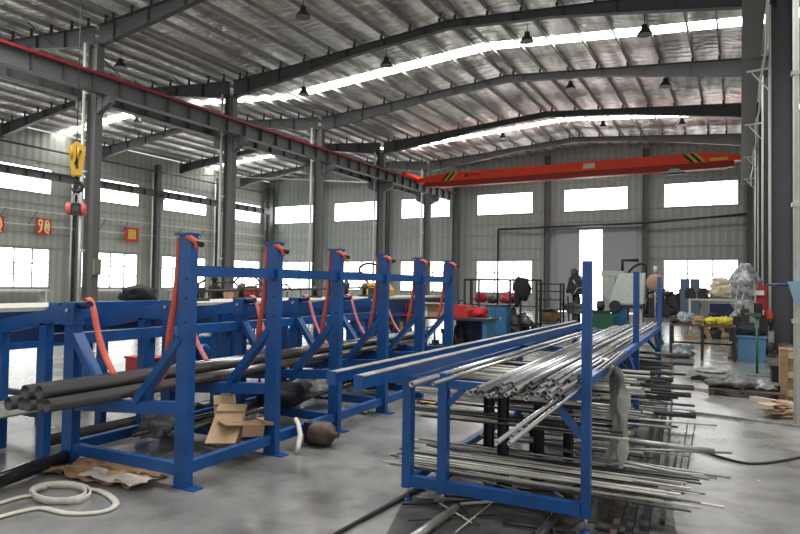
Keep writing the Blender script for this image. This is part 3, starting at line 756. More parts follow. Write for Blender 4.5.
# ================================================================ RACK B (blue stock rack, right)
XF = Matrix.Translation((0, -.03, 0)) @ Matrix.Diagonal((.99, 1.045, 1, 1))
BX0, BX1, Y0 = -2.04, -.74, 4.06
rb = thing('stock_rack', 'blue steel stock rack with tall posts on the right, carrying silver tubes', 'rack', (-1.4, Y0, 0))
def foot(x, y, par):
    MB().tube([(x, y, .01), (x, y, .13)], .012, 8).build('threaded_rod', BOLT, par); MB().lathe((x, y, 0), [(.035, 0), (.035, .012), (.015, .02)], 14).build('foot_pad', BLUE, par)
for k, y in enumerate((4.06, 6.90, 10.07)):
    p = MB().box((BX1-.03, y-.03, .10), (BX1+.03, y+.03, 1.77)).build('tall_post', BLUE, rb); foot(BX1, y, p)
    p = MB().box((BX0-.035, y-.035, .10), (BX0+.035, y+.035, .90)).build('short_post', BLUE, rb); foot(BX0, y, p)
    MB().box((BX0+.03, y-.03, .11), (BX1-.025, y+.026, .19)).build('base_bar', BLUE, rb)
    MB().box((-2.42, y-.026, .857), (BX1-.025, y+.026, .915)).build('top_bar', BLUE, rb)
    MB().bar((-.98, y, .86), (-.77, y, .62), .045, .045, ref=(1, 0, 1)).build('corner_brace', BLUE, rb)
p = MB().box((-1.79, Y0-.035, .10), (-1.72, Y0+.035, .96)).build('short_post', BLUE, rb); foot(-1.755, Y0, p)
MB().bar((-1.72, Y0, .74), (-1.60, Y0, .86), .04, .04, ref=(1, 0, -1)).build('corner_brace', BLUE, rb)
for a, b in ((4.09, 6.87), (6.93, 10.04)):
    MB().box((BX1-.03, a, .95), (BX1+.03, b, 1.01)).build('side_rail', BLUE, rb)
    MB().box((BX0-.03, a, .83), (BX0+.03, b, .90)).build('side_rail', BLUE, rb)
    MB().box((BX0-.03, a, .11), (BX0+.03, b, .17)).build('side_rail', BLUE, rb)
    MB().bar((BX1, b-.75, .95), (BX1, b, .62), .045, .05).build('side_brace', BLUE, rb)
for x0, x1, ya, yb, z, w, h_, l in ((-2.35, -2.2, 3.5, 10.9, .952, .05, .068, 'left of the two, reaching out furthest'), (-2.06, -1.95, 3.38, 10.3, .957, .05, .08, 'right of the two, nearer the silver tubes')):
    c = thing('blue_channel', 'blue channel on the right rack, ' + l, 'beam', (x0, ya, .915))
    MB().bar((x0, ya, z), (x1, yb, z), w, h_).build('web', BLUE, c)
    MB().bar((x0, ya, z+h_/2+.004), (x1, yb, z+h_/2+.004), w+.02, .008).build('pale_edge', SILVER2, c)
    MB().box((x0-w/2-.01, ya-.008, z-h_/2-.01), (x0+w/2+.01, ya, z+h_/2+.012)).build('end_plate', BLUE, c)
for x0, x1, ya, yb, r, l in ((-1.80, -1.68, 3.62, 9.9, .020, 'single long grey pipe lying left of the silver tube bundle'), (-1.70, -1.60, 3.75, 9.5, .014, 'thin grey rod beside the single long pipe on the right rack')):
    single(MB().hollow((x0, ya, .917+r), (x1, yb, .917+r), r, .003, 12), 'steel_tube', SILVER, l, 'tube')

# silver tube bundle
G = 'silver tubes bundled on the right blue rack'
L0 = 'bright silver steel tube in the bundle on top of the right blue rack'
protos = []
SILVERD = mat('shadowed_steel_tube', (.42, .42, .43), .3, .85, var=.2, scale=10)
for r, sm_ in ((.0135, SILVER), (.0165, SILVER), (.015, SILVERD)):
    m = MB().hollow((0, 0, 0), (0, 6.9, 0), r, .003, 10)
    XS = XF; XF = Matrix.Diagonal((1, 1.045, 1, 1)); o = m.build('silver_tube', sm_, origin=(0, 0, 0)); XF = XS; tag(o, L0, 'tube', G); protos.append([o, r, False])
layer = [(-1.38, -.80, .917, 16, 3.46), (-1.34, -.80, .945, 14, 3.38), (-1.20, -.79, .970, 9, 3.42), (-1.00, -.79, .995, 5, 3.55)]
for (xa, xb, z, n, ys_) in layer:
    for j in range(n):
        pr = protos[random.choice((0, 0, 1, 2, 2))]; o, r = pr[0], pr[1]
        if pr[2]: o = o.copy(); COL.objects.link(o)
        pr[2] = True
        x = xa+(xb-xa)*(j+.5)/n
        x += random.uniform(-.008, .008); o.location = XF @ V((x, ys_+random.uniform(0, .22)+.12*(x+1.38), z+r+random.uniform(0, .004)))
        o.rotation_euler = (random.uniform(-.001, .002), 0, random.uniform(-.004, .005)-(x+1.38)*.055+.022)
for k, (a, b) in enumerate((((-.99, 2.98, .80), (-.66, 5.0, 1.08)), ((-.94, 3.03, .79), (-.62, 5.05, 1.09)))):
    single(MB().hollow(a, b, .013, .003, 10), 'silver_tube', SILVER, 'silver tube tilted down out of the bundle front, %s of the pair' % ('left' if k == 0 else 'right'), 'tube', G)

# stock stored crosswise inside the rack
random.seed(11)
GB = 'steel bars stored crosswise under the right rack'
def cross(n, xa, xb, ya, yb, za, zb, mats, label, jit=.12, rr=(.008, .016), flat=.3, slope=0.):
    for j in range(n):
        t = (j+.5)/n; y = ya+(yb-ya)*t; z = za+(zb-za)*random.random(); r = random.uniform(*rr)
        a = V((xa+random.uniform(-jit, jit), y+random.uniform(-.06, .06), z+r)); b = V((xb+random.uniform(-jit, jit)*1.6, y+random.uniform(-.10, .10), z+r+slope))
        mb = MB()
        if random.random() < flat: mb.bar(a, b, r*3.2, r*1.1)
        else: mb.tube([a, b], r, 8)
        single(mb, 'steel_bar', random.choice(mats), label, 'bar', GB)
LP1 = 'pale steel bar lying crosswise on the lowest level at the front of the right rack'
cross(22, -2.20, -.12, 4.12, 4.85, .195, .23, [PALE, SILVER2, SILVER2, DARK], LP1, .12, (.005, .010), .4)
cross(16, -2.2, -.3, 4.15, 4.8, .235, .28, [PALE, SILVER2, SILVER2, DARK], LP1, .16, (.005, .010), .5)
cross(26, -2.0, -.45, 4.95, 8.6, .08, .26, [DARK, SILVER2, BLACK, MILL], 'dark steel bar stored crosswise low in the middle of the right rack', .2)
cross(16, -2.42, -.85, 4.7, 5.2, .60, .86, [PALE, SILVER2, PALE], 'pale steel bar end stacked at the left side of the right rack, middle level', .05)
cross(32, -2.3, -.6, 4.55, 6.4, .46, .58, [SILVER2, DARK, PALE, BLACK], 'grey steel bar stored crosswise on the middle level of the right rack', .12, (.006, .012))
cross(24, -2.15, -.6, 5.0, 6.4, .66, .80, [SILVER2, DARK, PALE], 'grey steel bar in the upper layer of crosswise stock in the right rack', .08)
cross(26, -1.9, -.5, 6.6, 9.8, .30, .62, [DARK, MILL, BLACK], 'dark steel bar stored crosswise at the back of the right rack', .2, (.014, .03), .1)
# long bars poking out to the right
for k, (x0, y0, x1, y1, z, r, m) in enumerate([(-1.2, 4.9, -.02, 4.62, .30, .012, SILVER2), (-1.3, 5.3, .02, 5.25, .34, .02, SILVER2), (-1.3, 5.9, .04, 6.05, .38, .010, PALE), (-1.4, 6.9, -.15, 6.9, .28, .028, DARK),
        (-1.4, 7.6, -.22, 7.7, .36, .03, MILL), (-1.4, 8.0, -.20, 8.15, .38, .035, MILL), (-1.0, 5.0, .12, 4.9, .25, .010, SILVER2), (-1.2, 5.6, .16, 6.1, .14, .012, SILVER2)]):
    single(MB().hollow((x0, y0, z), (x1, y1, z), r, .004, 12), 'steel_bar', m, ['slim grey', 'thicker grey', 'long pale', 'short dark', 'thick black', 'thickest black', 'short slim grey', 'low slanting grey'][k]+' tube end poking out to the right of the right rack', 'bar', 'tube ends poking out right')
st = thing('black_stillage', 'black steel stillage with stacked blocks inside the right rack', 'stillage', (-1.5, 4.9, 0))
for x, y, z0, z1 in ((-1.72, 4.95, .02, .74), (-1.50, 4.66, .02, .80), (-1.30, 5.0, .02, .84), (-1.1, 5.2, .02, .84), (-1.50, 5.6, .02, .84), (-1.1, 6.0, .02, .84)):
    s = MB().box((x-.035, y-.008, z0), (x+.035, y+.008, z1)).box((x-.035, y-.045, z0), (x-.025, y+.045, z1)).box((x+.025, y-.045, z0), (x+.035, y+.045, z1))
    s.box((x-.055, y-.06, .0), (x+.055, y+.06, .02)).build('stillage_post', BLACK, st)
for z in (.46, .62):
    for y in (4.93, 5.6): MB().box((-1.76, y, z), (-.9, y+.06, z+.03)).build('shelf_bar', BLACK, st)
MB().tube([(-1.68, 4.86, .50), (-1.4, 4.86, .50)], .045, 12).build('roller', BLACK, st)
# plastic film hanging over the rail
fm = MB(); o = 0; pts = []
prof = [(-.84, 4.92, .90, .12), (-.78, 4.92, 1.035, .18), (-.70, 4.88, .92, .14), (-.69, 4.84, .70, .10), (-.69, 4.82, .48, .09), (-.70, 4.80, .30, .11), (-.71, 4.79, .20, .09)]
rows = []
for i in range(26):
    t = i/25*(len(prof)-1); k_ = min(int(t), len(prof)-2); u = t-k_
    p = [prof[k_][q]*(1-u)+prof[k_+1][q]*u for q in range(4)]; row = []
    for j in range(13):
        a = (j/12-.5)*2; n_ = noise.noise(V((i*.3, j*.9, 2)))*.05
        row.append((p[0]+.04+n_+.03*math.cos(j*1.9)-a*.06, p[1]+a*p[3], p[2]+n_*.4))
    rows.append(row)
vs = [q for r_ in rows for q in r_]; fs = [(i*13+j, i*13+j+1, (i+1)*13+j+1, (i+1)*13+j) for i in range(25) for j in range(12)]
fm.add(vs, fs, True); single(fm, 'plastic_film', FILMB, 'dusty translucent plastic film draped over the rail of the right rack', 'film')

# ---- floor stock in front of and under rack B
def rod(a, b, r, m, label, hollow=False, name='steel_bar', g='loose bars on the floor'):
    mb = MB().hollow(a, b, r, r*.2, 14) if hollow else MB().tube([a, b], r, 8)
    return single(mb, name, m, label, 'pipe' if hollow else 'bar', g)
rod((-2.16, 3.1, .016), (-2.0, 5.2, .016), .013, BLACK, 'long thin black rod on the floor left of the right rack, outermost')
rod((-2.12, 3.55, .016), (-1.93, 5.4, .016), .014, BLACK, 'long thin black rod on the floor left of the right rack, inner one')
rod((-.99, 3.50, .036), (-.94, 4.55, .036), .034, DARK, 'thick dark pipe with open end on the floor under the front of the right rack', True)
rod((-1.68, 3.2, .036), (-1.62, 4.0, .036), .030, SILVER2, 'short grey pipe on the floor sheets before the right rack', True)
random.seed(5)
for k in range(22):
    x = random.uniform(-1.8, -.8); y = random.uniform(3.5, 4.7); a = random.uniform(-1.1, 1.1) if k % 2 else random.uniform(1.2, 1.9)
    l = random.uniform(.3, .7); d = V((math.sin(a), math.cos(a), 0))*l/2
    rod(V((x, y, .028))-d, V((x, y, .028))+d, random.uniform(.005, .011), random.choice((BLACK, DARK, PALE)), 'loose short offcut bar lying on the floor sheets under the right rack')
for k, (x, y, w, d, rz) in enumerate(((-1.68, 3.86, .62, .7, .3), (-1.22, 3.95, .7, .8, -.2), (-1.05, 3.5, .6, .45, .1), (-.5, 4.7, .5, 1.1, .1))):
    single(MB().box((x-w/2, y-d/2, .001+.004*k), (x+w/2, y+d/2, .005+.004*k), rz), 'steel_sheet', mat('grey_sheet_steel', (.34, .33, .32), .42, .3, var=.5, scale=5), ['pale stained steel sheet on the floor, leftmost before the right rack', 'grey steel sheet on the floor under the front bar of the right rack', 'grey steel sheet at the bottom edge of the picture under the right rack', 'narrow steel sheet on the floor right of the tall front post'][k], 'sheet', 'floor sheets')
for k, (x0, y0, x1, y1, w, h_, m) in enumerate([(-.38, 3.9, -.60, 9.6, .05, .05, BLACK), (-.47, 3.9, -.68, 9.2, .04, .03, DARK), (-.56, 3.9, -.62, 6.2, .04, .03, RUST), (-.66, 4.3, -.72, 6.6, .03, .03, RUST), (-.30, 4.4, -.52, 9.4, .03, .02, DARK)]):
    single(MB().bar((x0, y0, h_/2+.022), (x1, y1, h_/2+.022), w, h_), 'steel_angle', m, ['long black section along the floor right of the rack', 'long dark flat section beside the black one on the floor', 'rusty brown flat bar on the floor near the tall front post', 'second rusty bar under the right rack edge', 'outermost thin dark strip on the floor right of the rack'][k], 'bar', 'long sections on the floor')
for k, (x, y) in enumerate(((-.33, 4.45), (-.30, 4.8), (-.27, 4.4), (-.20, 5.4), (-.25, 5.1))):
    single(MB().tube([(x, y, .006), (x+.02-.03*(k % 3), y+1.9+.2*k, .006)], .005, 6), 'thin_dark_rod', BLACK, 'thin dark rod lying lengthwise on the floor right of the right rack', 'wire', 'thin dark rods on the floor')  # thin dark tubes laid along the floor
rod((-.95, 4.7, .07), (-.72, 5.35, .10), .018, RUST, 'rusty short bar leaning under the hanging film')

# ================================================================ LOOSE THINGS UNDER RACK A
XF = Matrix.Translation((0, .09, 0)) @ Matrix.Diagonal((1.003, 1.0365, 1, 1))
single(MB().sheet((-4.42, 3.34, .0), .95, .42, .05, 2.3, 20, .05), 'crumpled_cardboard', CARD, 'torn brown cardboard sheet on the floor before the first frame of the sling rack', 'cardboard')
single(MB().sheet((-4.15, 3.22, .035), .62, .2, .03, 5.1, 14, .1), 'paper_wrapping', PAPER, 'pinkish white paper wrapping on the torn cardboard', 'paper')
def flatbox(c, w, d, h_, rz, tilt, m, name, label):
    r = thing(name, label, 'box', c)
    R = Matrix.Rotation(rz, 3, 'Z') @ Matrix.Rotation(tilt, 3, 'X'); C = V(c)
    mb = MB().box((-w/2, -d/2, 0), (w/2, d/2, h_)); mb.v = [R @ p+C for p in mb.v]; mb.build('body', m, r)
    for q in (MB().box((-w/2, -d/2-.16, h_-.01), (w/2, -d/2, h_)), MB().box((-w/2, d/2, h_-.01), (w/2, d/2+.1, h_+.02))): q.v = [R @ p+C for p in q.v]; q.build('flap', m, r)
    MB_ = MB().box((-.03, -d/2-.002, .01), (.03, d/2+.002, h_+.003)); MB_.v = [R @ p+C for p in MB_.v]; MB_.build('tape', CARDL, r); return r
flatbox((-3.98, 4.25, .20), .26, .24, .14, .5, .5, CARDL, 'cardboard_box', 'flattened light cardboard box under the sling rack, between the first two posts')
flatbox((-3.80, 4.30, .20), .22, .20, .11, -.5, -.1, CARD, 'cardboard_box', 'torn brown cardboard box beside the second tall post under the sling rack')
flatbox((-4.12, 4.35, .30), .20, .26, .02, .9, .9, CARDL, 'cardboard_box', 'cardboard flap standing up behind the flattened box under the sling rack')
single(MB().blob((-4.62, 4.05, .24), .18, .2, .12, 8, .4), 'scrap_heap', mat('mixed_grey_scrap', (.40, .40, .40), .6, .2, var=.5, scale=14, bump=.6), 'heap of grey machine scrap left of the flattened cardboard box', 'scrap')
single(MB().tube([(-3.72, 4.90, .23), (-3.6, 4.78, .22), (-3.50, 4.68, .15), (-3.46, 4.60, .07), (-3.44, 4.55, .03)], [.022, .022, .024, .024, .02], 10), 'bent_hose', ROPEM, 'pale bent hose drooping to the floor beside the second tall post', 'hose')
XM = XF; XF = XF @ Matrix.Translation((-.12, -.12, 0))
mo = thing('electric_motor', 'brown and black motor lying on the floor between the second and third tall posts', 'motor', (-3.28, 5.05, 0))
MB().lathe((-3.44, 5.05, .12), [(.06, 0), (.10, .03), (.115, .05), (.115, .2), (.09, .24), (.03, .26), (.03, .32)], 18, 'X').build('body', mat('brown_motor_paint', (.33, .27, .23), .6, .2, var=.4, scale=12), mo)
MB().box((-3.42, 4.98, 0), (-3.24, 5.12, .03)).box((-3.48, 4.99, .02), (-3.34, 5.09, .22)).build('mount', BLACK, mo)
XF = XM
single(MB().blob((-4.3, 5.45, .34), .26, .26, .15, 4, .35), 'black_bag', CLOTH, 'large dark bag sagging under the pipes near the third frame', 'bag')
for k, (x, y, m) in enumerate(((-4.6, 6.5, FILMB), (-4.2, 7.3, CLOTH), (-4.5, 8.2, FILM))):
    single(MB().blob((x, y, .28), .28, .24, .16, 9+k, .4), 'wrapped_bundle', m, ['dusty wrapped bundle on the rack base by the fourth post', 'dark bundle on the rack base by the fifth post', 'shiny wrapped bundle on the rack base near the last post'][k], 'bundle')
for k, (x, y) in enumerate(((-3.35, 7.4), (-4.0, 6.4))):
    single(MB().sheet((x, y, .0), .4, .25, .05, k+7.2, 10, .4*k), 'crumpled_cardboard', CARD, ['brown cardboard scrap on the floor at the fourth tall post', 'brown cardboard scrap inside the rack by the fourth frame'][k], 'cardboard')
# white tape coil on the floor
XF = Matrix.Identity(4)
def fl_(px, py, z=.012): p = onfloor(px, py, z); return (p.x, p.y, z)
pts = []
for i in range(60):
    t = i/59; a = 3.3-t*2*math.pi*2.2
    pts.append(fl_(60+(30-5*t)*math.cos(a)+2*math.sin(5*t), 493-(9.5-2*t)*math.sin(a), .014+.022*t+.006*math.sin(5*a)))
rp_ = thing('tape_coil', 'white woven tape lying in a loose coil on the floor at the bottom left', 'rope', pts[0])
MB().ribbon(pts, .045, .012, (0, 0, 1)).build('coil', ROPEM, rp_)
for q in ([(-8, 505), (6, 501), (20, 497), (33, 495)], [(88, 489), (100, 491), (111, 497), (116, 504), (108, 510), (90, 513), (66, 513), (42, 508), (22, 511), (6, 515), (-8, 519)]):
    MB().ribbon(smooth([fl_(*p) for p in q]), .012, .045, (0, 0, 1)).build('tail', ROPEM, rp_)

# ================================================================ CLUTTER FURTHER BACK
XF = Matrix.Identity(4)
random.seed(21)
def spot(px, py):
    p = onfloor(px, py); return p.x, p.y, (p-CAM).dot(fw)/F      # floor point and metres per pixel there
# workbench with things on it
x, y, k = spot(432, 352)
wbn = thing('workbench', 'dark-topped workbench with blue body behind the far end of the sling rack', 'workbench', (x, y, 0))
bx0, bx1 = x-1.9, x+1.5
MB().box((bx0, y-.35, .80), (bx1, y+.35, .85)).build('worktop', DARK, wbn)
for q in (bx0+.05, bx0+1.1, bx1-.15): MB().box((q, y-.3, 0), (q+.1, y+.3, .8)).build('leg', TEAL, wbn)
MB().box((bx0+.15, y-.28, .25), (bx0+1.1, y+.28, .79)).build('cabinet_body', TEAL, wbn)
MB().box((bx0+.15, y-.3, .12), (bx1-.15, y+.25, .15)).build('lower_shelf', DARK, wbn)
t = thing('yellow_machine', 'tall yellow machine with black hoses standing on the workbench', 'machine', (x-1.45, y, .85))
MB().prism([(x-1.75, y-.25, .87), (x-1.15, y-.25, .87), (x-1.15, y-.25, 1.45), (x-1.3, y-.25, 1.62), (x-1.75, y-.25, 1.62)], (0, .5, 0)).build('housing', YELLOW, t)
MB().box((x-1.62, y-.26, 1.25), (x-1.3, y-.25, 1.5)).build('panel', DARK, t)
for q in (-1.68, -1.25): MB().box((x+q, y-.2, .85), (x+q+.06, y+.2, .875)).build('foot', BLACK, t)
MB().tube(smooth([(x-1.7, y-.1, 1.6), (x-1.95, y-.15, 1.95), (x-1.7, y-.15, 2.1), (x-1.4, y-.1, 2.0), (x-1.3, y-.1, 1.6)]), .03, 8).build('hose', BLACK, t)
flb = thing('parts_box', 'open brown cardboard box on the workbench behind the last tall posts', 'box', (x+.05, y-.05, .85))
MB().box((x-.25, y-.25, .852), (x+.4, y+.15, 1.17)).build('body', CARD, flb)
MB().box((x-.25, y-.36, 1.15), (x+.4, y-.25, 1.165)).build('flap', CARDL, flb)
for q, m, h_ in ((-.95, PAPER, .22), (-.8, BLACK, .3), (-.65, PAPER, .18), (-.5, DARK, .26)):
    single(MB().lathe((x+q, y-.1, .85), [(.055, 0), (.06, .02), (.06, h_*.6), (.025, h_*.8), (.025, h_)], 12), 'bottle', m, 'small %s bottle on the workbench between the yellow machine and the cardboard box' % ('white' if m is PAPER else 'black'), 'bottle', 'bottles on the workbench')
t = thing('red_toolbox', 'red toolbox on the workbench right of the cardboard box', 'toolbox', (x+.85, y, .85))
MB().prism([(x+.55, y-.2, .852), (x+.95, y-.2, .852), (x+.95, y-.2, 1.02), (x+.9, y-.2, 1.14), (x+.6, y-.2, 1.14), (x+.55, y-.2, 1.02)], (0, .4, 0)).build('case', RED, t)
MB().tube([(x+.65, y, 1.14), (x+.68, y, 1.24), (x+.82, y, 1.24), (x+.85, y, 1.14)], .018, 8).build('handle', BLACK, t)
single(MB().box((x-1.0, y-.5, .4), (x-.6, y-.36, .72)).box((x-1.0, y-.5, .35), (x-.6, y-.3, .38)).tube([(x-.95, y-.4, 0), (x-.95, y-.4, .36)], .03, 8).tube([(x-.65, y-.4, 0), (x-.65, y-.4, .36)], .03, 8), 'yellow_stand', YELLOW, 'small yellow stand on the floor before the workbench', 'stand')

# crate with red cloth
x, y, k = spot(472, 352)
t = thing('storage_crate', 'dark blue crate under the red cloth, right of the sling rack', 'crate', (x, y, 0))
MB().box((x-.32, y-.25, .06), (x+.32, y+.25, .84)).build('body', mat('navy_paint', (.08, .12, .24), .5, var=.2), t)
for q in (-.3, .24): MB().box((x+q, y-.25, 0), (x+q+.06, y+.25, .06)).build('runner', BLACK, t)
for q in (.25, .5): MB().box((x-.33, y-.265, q), (x+.33, y-.25, q+.04)).build('rib', BLUED, t)
c = MB().blob((x+.02, y-.08, .90), .34, .28, .16, 4, .5, 3, 2.6, flat=False)
c.v = [V((p.x, p.y, max(p.z, .845) if (abs(p.x-x) < .3 and p.y > y-.26) else p.z)) for p in c.v]
single(c, 'red_cloth', REDC, 'crumpled bright red cloth thrown over the dark blue crate', 'cloth')

# black steel frame rack with jacket, teal cabinet
x, y, k = spot(502, 334)
fr = thing('open_rack', 'black welded steel frame rack standing behind the silver tubes, left of the door', 'frame', (x, y, 0))
w_ = 70*k/2*1.05
for q in (-w_, -w_+.25, -w_+.5, .35, .7, w_):
    for yy in (y-.3, y+.3) if abs(q) == w_ else (y-.3,): MB().box((x+q-.03, yy-.03, 0), (x+q+.03, yy+.03, 1.80)).build('upright', BLACK, fr)
for z in (.3, 1.76): MB().box((x-w_, y-.33, z), (x+w_, y-.27, z+.06)).build('cross_bar', BLACK, fr); MB().box((x-w_, y+.27, z), (x+w_, y+.33, z+.06)).build('cross_bar', BLACK, fr)
for q in (-w_, w_): MB().box((x+q-.025, y-.3, 1.74), (x+q+.025, y+.3, 1.79)).build('side_bar', BLACK, fr)
j = MB().blob((x+w_-.45, y-.36, 1.52), .28, .12, .36, 2, .22, flat=False).blob((x+w_-.62, y-.36, 1.22), .1, .09, .32, 5, .15, flat=False)
single(j, 'jacket', CLOTH, 'black work jacket hung over the right end of the black frame rack', 'jacket')
t = thing('teal_cabinet', 'teal blue cabinet with worktop in front of the black frame rack', 'cabinet', (x+.1, y-.75, 0))
MB().box((x-.25, y-1.0, .05), (x+.45, y-.5, .95)).box((x-.2, y-.95, 0), (x+.4, y-.55, .05)).build('body', TEAL, t); MB().box((x-.28, y-1.03, .95), (x+.48, y-.47, .99)).build('top', DARK, t)
for q in (-.22, .11):
    d = MB().box((x+q, y-1.015, .1), (x+q+.31, y-1.0, .9)).build('door', TEAL, t); MB().box((x+q+.13, y-1.03, .5), (x+q+.17, y-1.015, .62)).build('handle', BOLT, d)
for q, m, l, r_ in ((-.75, REDC, 'red rag bundle behind the black frame rack, leftmost', .22), (.2, RED, 'dull red machine part on the shelf behind the black frame rack', .25), (-.1, BLACK, 'black motor lump before the black frame rack', .16), (.75, SILVER2, 'grey casting on the floor inside the black frame rack', .2)):
    z = 1.0 if m is not SILVER2 else .36
    if m is BLACK: z = 1.02
    single(MB().blob((x+q, y+(.0 if m is not BLACK else -.75), z+r_*.7), r_, r_*.8, r_*.8, q*3+5, .3), 'machine_part', m, l, 'part')
MB().box((x-w_+.05, y-.25, .93), (x+w_-.05, y+.25, .97)).build('shelf', DARK, fr)
# shelf rack with sack
x, y, k = spot(550, 331)
t = thing('shelf_rack', 'black open shelf rack with a brown sack on it, left of the tall door', 'rack', (x, y, 0))
for a in (-.42, .42):
    for b in (-.25, .25): MB().box((x+a-.03, y+b-.03, 0), (x+a+.03, y+b+.03, 1.72)).build('upright', BLACK, t)
for z in (.25, .75, 1.1, 1.4, 1.66): MB().box((x-.42, y-.27, z), (x+.42, y+.27, z+.04)).build('shelf', BLACK, t)
single(MB().blob((x-.02, y-.05, .52), .34, .2, .26, 6, .2), 'sack', mat('brown_sacking', (.42, .32, .22), .9, var=.25, bump=.4), 'bulging brown sack on the lower shelf of the black shelf rack', 'sack')
single(MB().bar((x+.7, y-.1, 0), (x+.62, y, 1.25), .05, .05).bar((x+.85, y-.1, 0), (x+.80, y, 1.1), .05, .05).bar((x+.62, y, 1.0), (x+.82, y, 1.0), .04, .04), 'trestle', BLACK, 'small black trestle between the shelf rack and the drill press', 'trestle')
# drill press / milling machine
x, y, k = spot(576, 331)
XM = XF; XF = Matrix.Translation((x, y, 0)) @ Matrix.Scale(1.25, 4) @ Matrix.Translation((-x, -y, 0))
t = thing('drill_press', 'dark drill press with levers standing left of the tallest blue post', 'machine', (x, y, 0))
MB().prism([(x-.35, y-.3, 0), (x+.35, y-.3, 0), (x+.25, y-.3, .15), (x-.25, y-.3, .15)], (0, .6, 0)).build('base', DARK, t)
MB().lathe((x, y, .15), [(.16, 0), (.13, .1), (.12, .8), (.09, .9), (.08, 1.5)], 16).build('column', DARK, t)
MB().box((x-.4, y-.3, .72), (x+.35, y+.2, .80)).prism([(x-.2, y-.2, .5), (x+.15, y-.2, .5), (x+.3, y-.2, .72), (x-.35, y-.2, .72)], (0, .3, 0)).build('work_table', mat('machine_grey_green', (.40, .44, .42), .5, var=.2), t)
MB().prism([(x-.25, y-.25, 1.1), (x+.2, y-.25, 1.05), (x+.25, y-.25, 1.4), (x+.1, y-.25, 1.62), (x-.15, y-.25, 1.55)], (0, .35, 0)).lathe((x-.05, y-.15, .88), [(.02, 0), (.03, .1), (.06, .14), (.06, .24)], 12).build('head', BLACK, t)
for a in (0, 2.1, 4.2): MB().tube([(x+.1, y-.3, 1.25), (x+.1+.25*math.cos(a), y-.35, 1.25+.25*math.sin(a))], .015, 6).build('lever', BOLT, t)
MB().lathe((x-.05, y-.05, 1.55), [(.09, 0), (.1, .05), (.1, .22), (.04, .26)], 14).build('motor', DARK, t)
XF = XM
t = thing('green_lathe', 'low green machine bed between the drill press and the white saw', 'machine', (x+.9, y+.1, 0))
MB().prism([(x+.5, y-.25, 0), (x+1.3, y-.25, 0), (x+1.3, y-.25, .55), (x+1.15, y-.25, .7), (x+.5, y-.25, .7)], (0, .5, 0)).build('bed', GREEN, t)
MB().box((x+.55, y-.3, .7), (x+1.2, y+.2, .78)).build('slideway', DARK, t)
MB().lathe((x+.75, y-.1, .95), [(.16, 0), (.17, .04), (.17, .2), (.1, .25)], 16, 'X').tube([(x+.9, y-.1, .78), (x+.9, y-.1, .95)], .06, 10).build('chuck', DARK, t)
# white sawing machine
x, y, k = spot(624, 331)
t = thing('white_sawing_machine', 'white sloping-fronted sawing machine behind the tallest blue posts', 'machine', (x, y, 0))
W_ = 20*k
MB().prism([(x-W_*.65, y-.4, 1.02), (x+W_*.95, y-.4, 1.02), (x+W_*.95, y-.4, 2.12), (x-W_*.15, y-.4, 2.12), (x-W_*.35, y-.4, 1.8)], (0, .7, 0)).build('front_cover', WHITEM, t)
MB().box((x-W_*1.05, y-.3, 2.0), (x-.05, y+.3, 2.2)).prism([(x-W_*1.0, y-.3, 1.3), (x-W_*.45, y-.3, 1.05), (x-W_*.4, y-.3, 2.02), (x-W_*.95, y-.3, 2.02)], (0, .3, 0)).build('rear_housing', mat('off_white_paint', (.66, .69, .66), .5, var=.1), t)
MB().box((x-W_*.55, y-.35, 0), (x+W_*.2, y+.3, .85)).build('blue_base', TEAL, t)
MB().box((x+W_*.45, y-.25, 0), (x+W_*.85, y+.2, 1.02)).build('pillar', WHITEM, t)
MB().lathe((x-W_*.35, y-.52, .92), [(.20, 0), (.21, .03), (.21, .09), (.08, .1), (.07, .13)], 20, 'Y').build('hand_wheel', DARK, t)
MB().box((x-W_*.6, y-.38, .85), (x+W_*.9, y+.3, .95)).build('deck', DARK, t)
# black cable arm
x, y, k = spot(641, 326)
t = thing('cable_post', 'black post with drooping cable arm right of the white sawing machine', 'post', (x, y, 0))
MB().box((x-.09, y-.08, .1), (x+.09, y+.08, 1.9)).box((x-.2, y-.2, 0), (x+.2, y+.2, .1)).build('post', BLACK, t)
MB().tube([(x-.75, y, 2.0), (x-.75, y, 2.75), (x-.1, y, 2.75)], .07, 8).build('arm', BLACK, t)
MB().tube(smooth([(x-.55, y-.1, 2.15), (x-.3, y-.1, 2.45), (x+.02, y-.1, 2.6), (x+.18, y-.1, 2.4), (x+.15, y-.1, 1.4), (x+.1, y-.1, .4)]), .05, 8).build('cable', BLACK, t)
# tan pedestal fan
x, y, k = spot(655, 336)
t = thing('pedestal_fan', 'tan round fan head on a stand between the two far blue posts', 'fan', (x, y, 0))
MB().lathe((x, y-.1, 1.78), [(.08, 0), (.25, .03), (.28, .08), (.25, .16), (.12, .26), (.06, .36)], 20, 'Y').build('fan_head', mat('tan_plastic', (.66, .52, .42), .5, var=.1), t)
MB().tube([(x, y+.1, .05), (x, y+.1, 2.2)], .035, 8).lathe((x, y+.1, 0), [(.25, 0), (.25, .03), (.08, .07)], 16).build('stand', SILVER2, t)
MB().lathe((x, y+.1, 2.12), [(.06, 0), (.06, .2)], 12).build('lamp_cap', WHITEM, t)

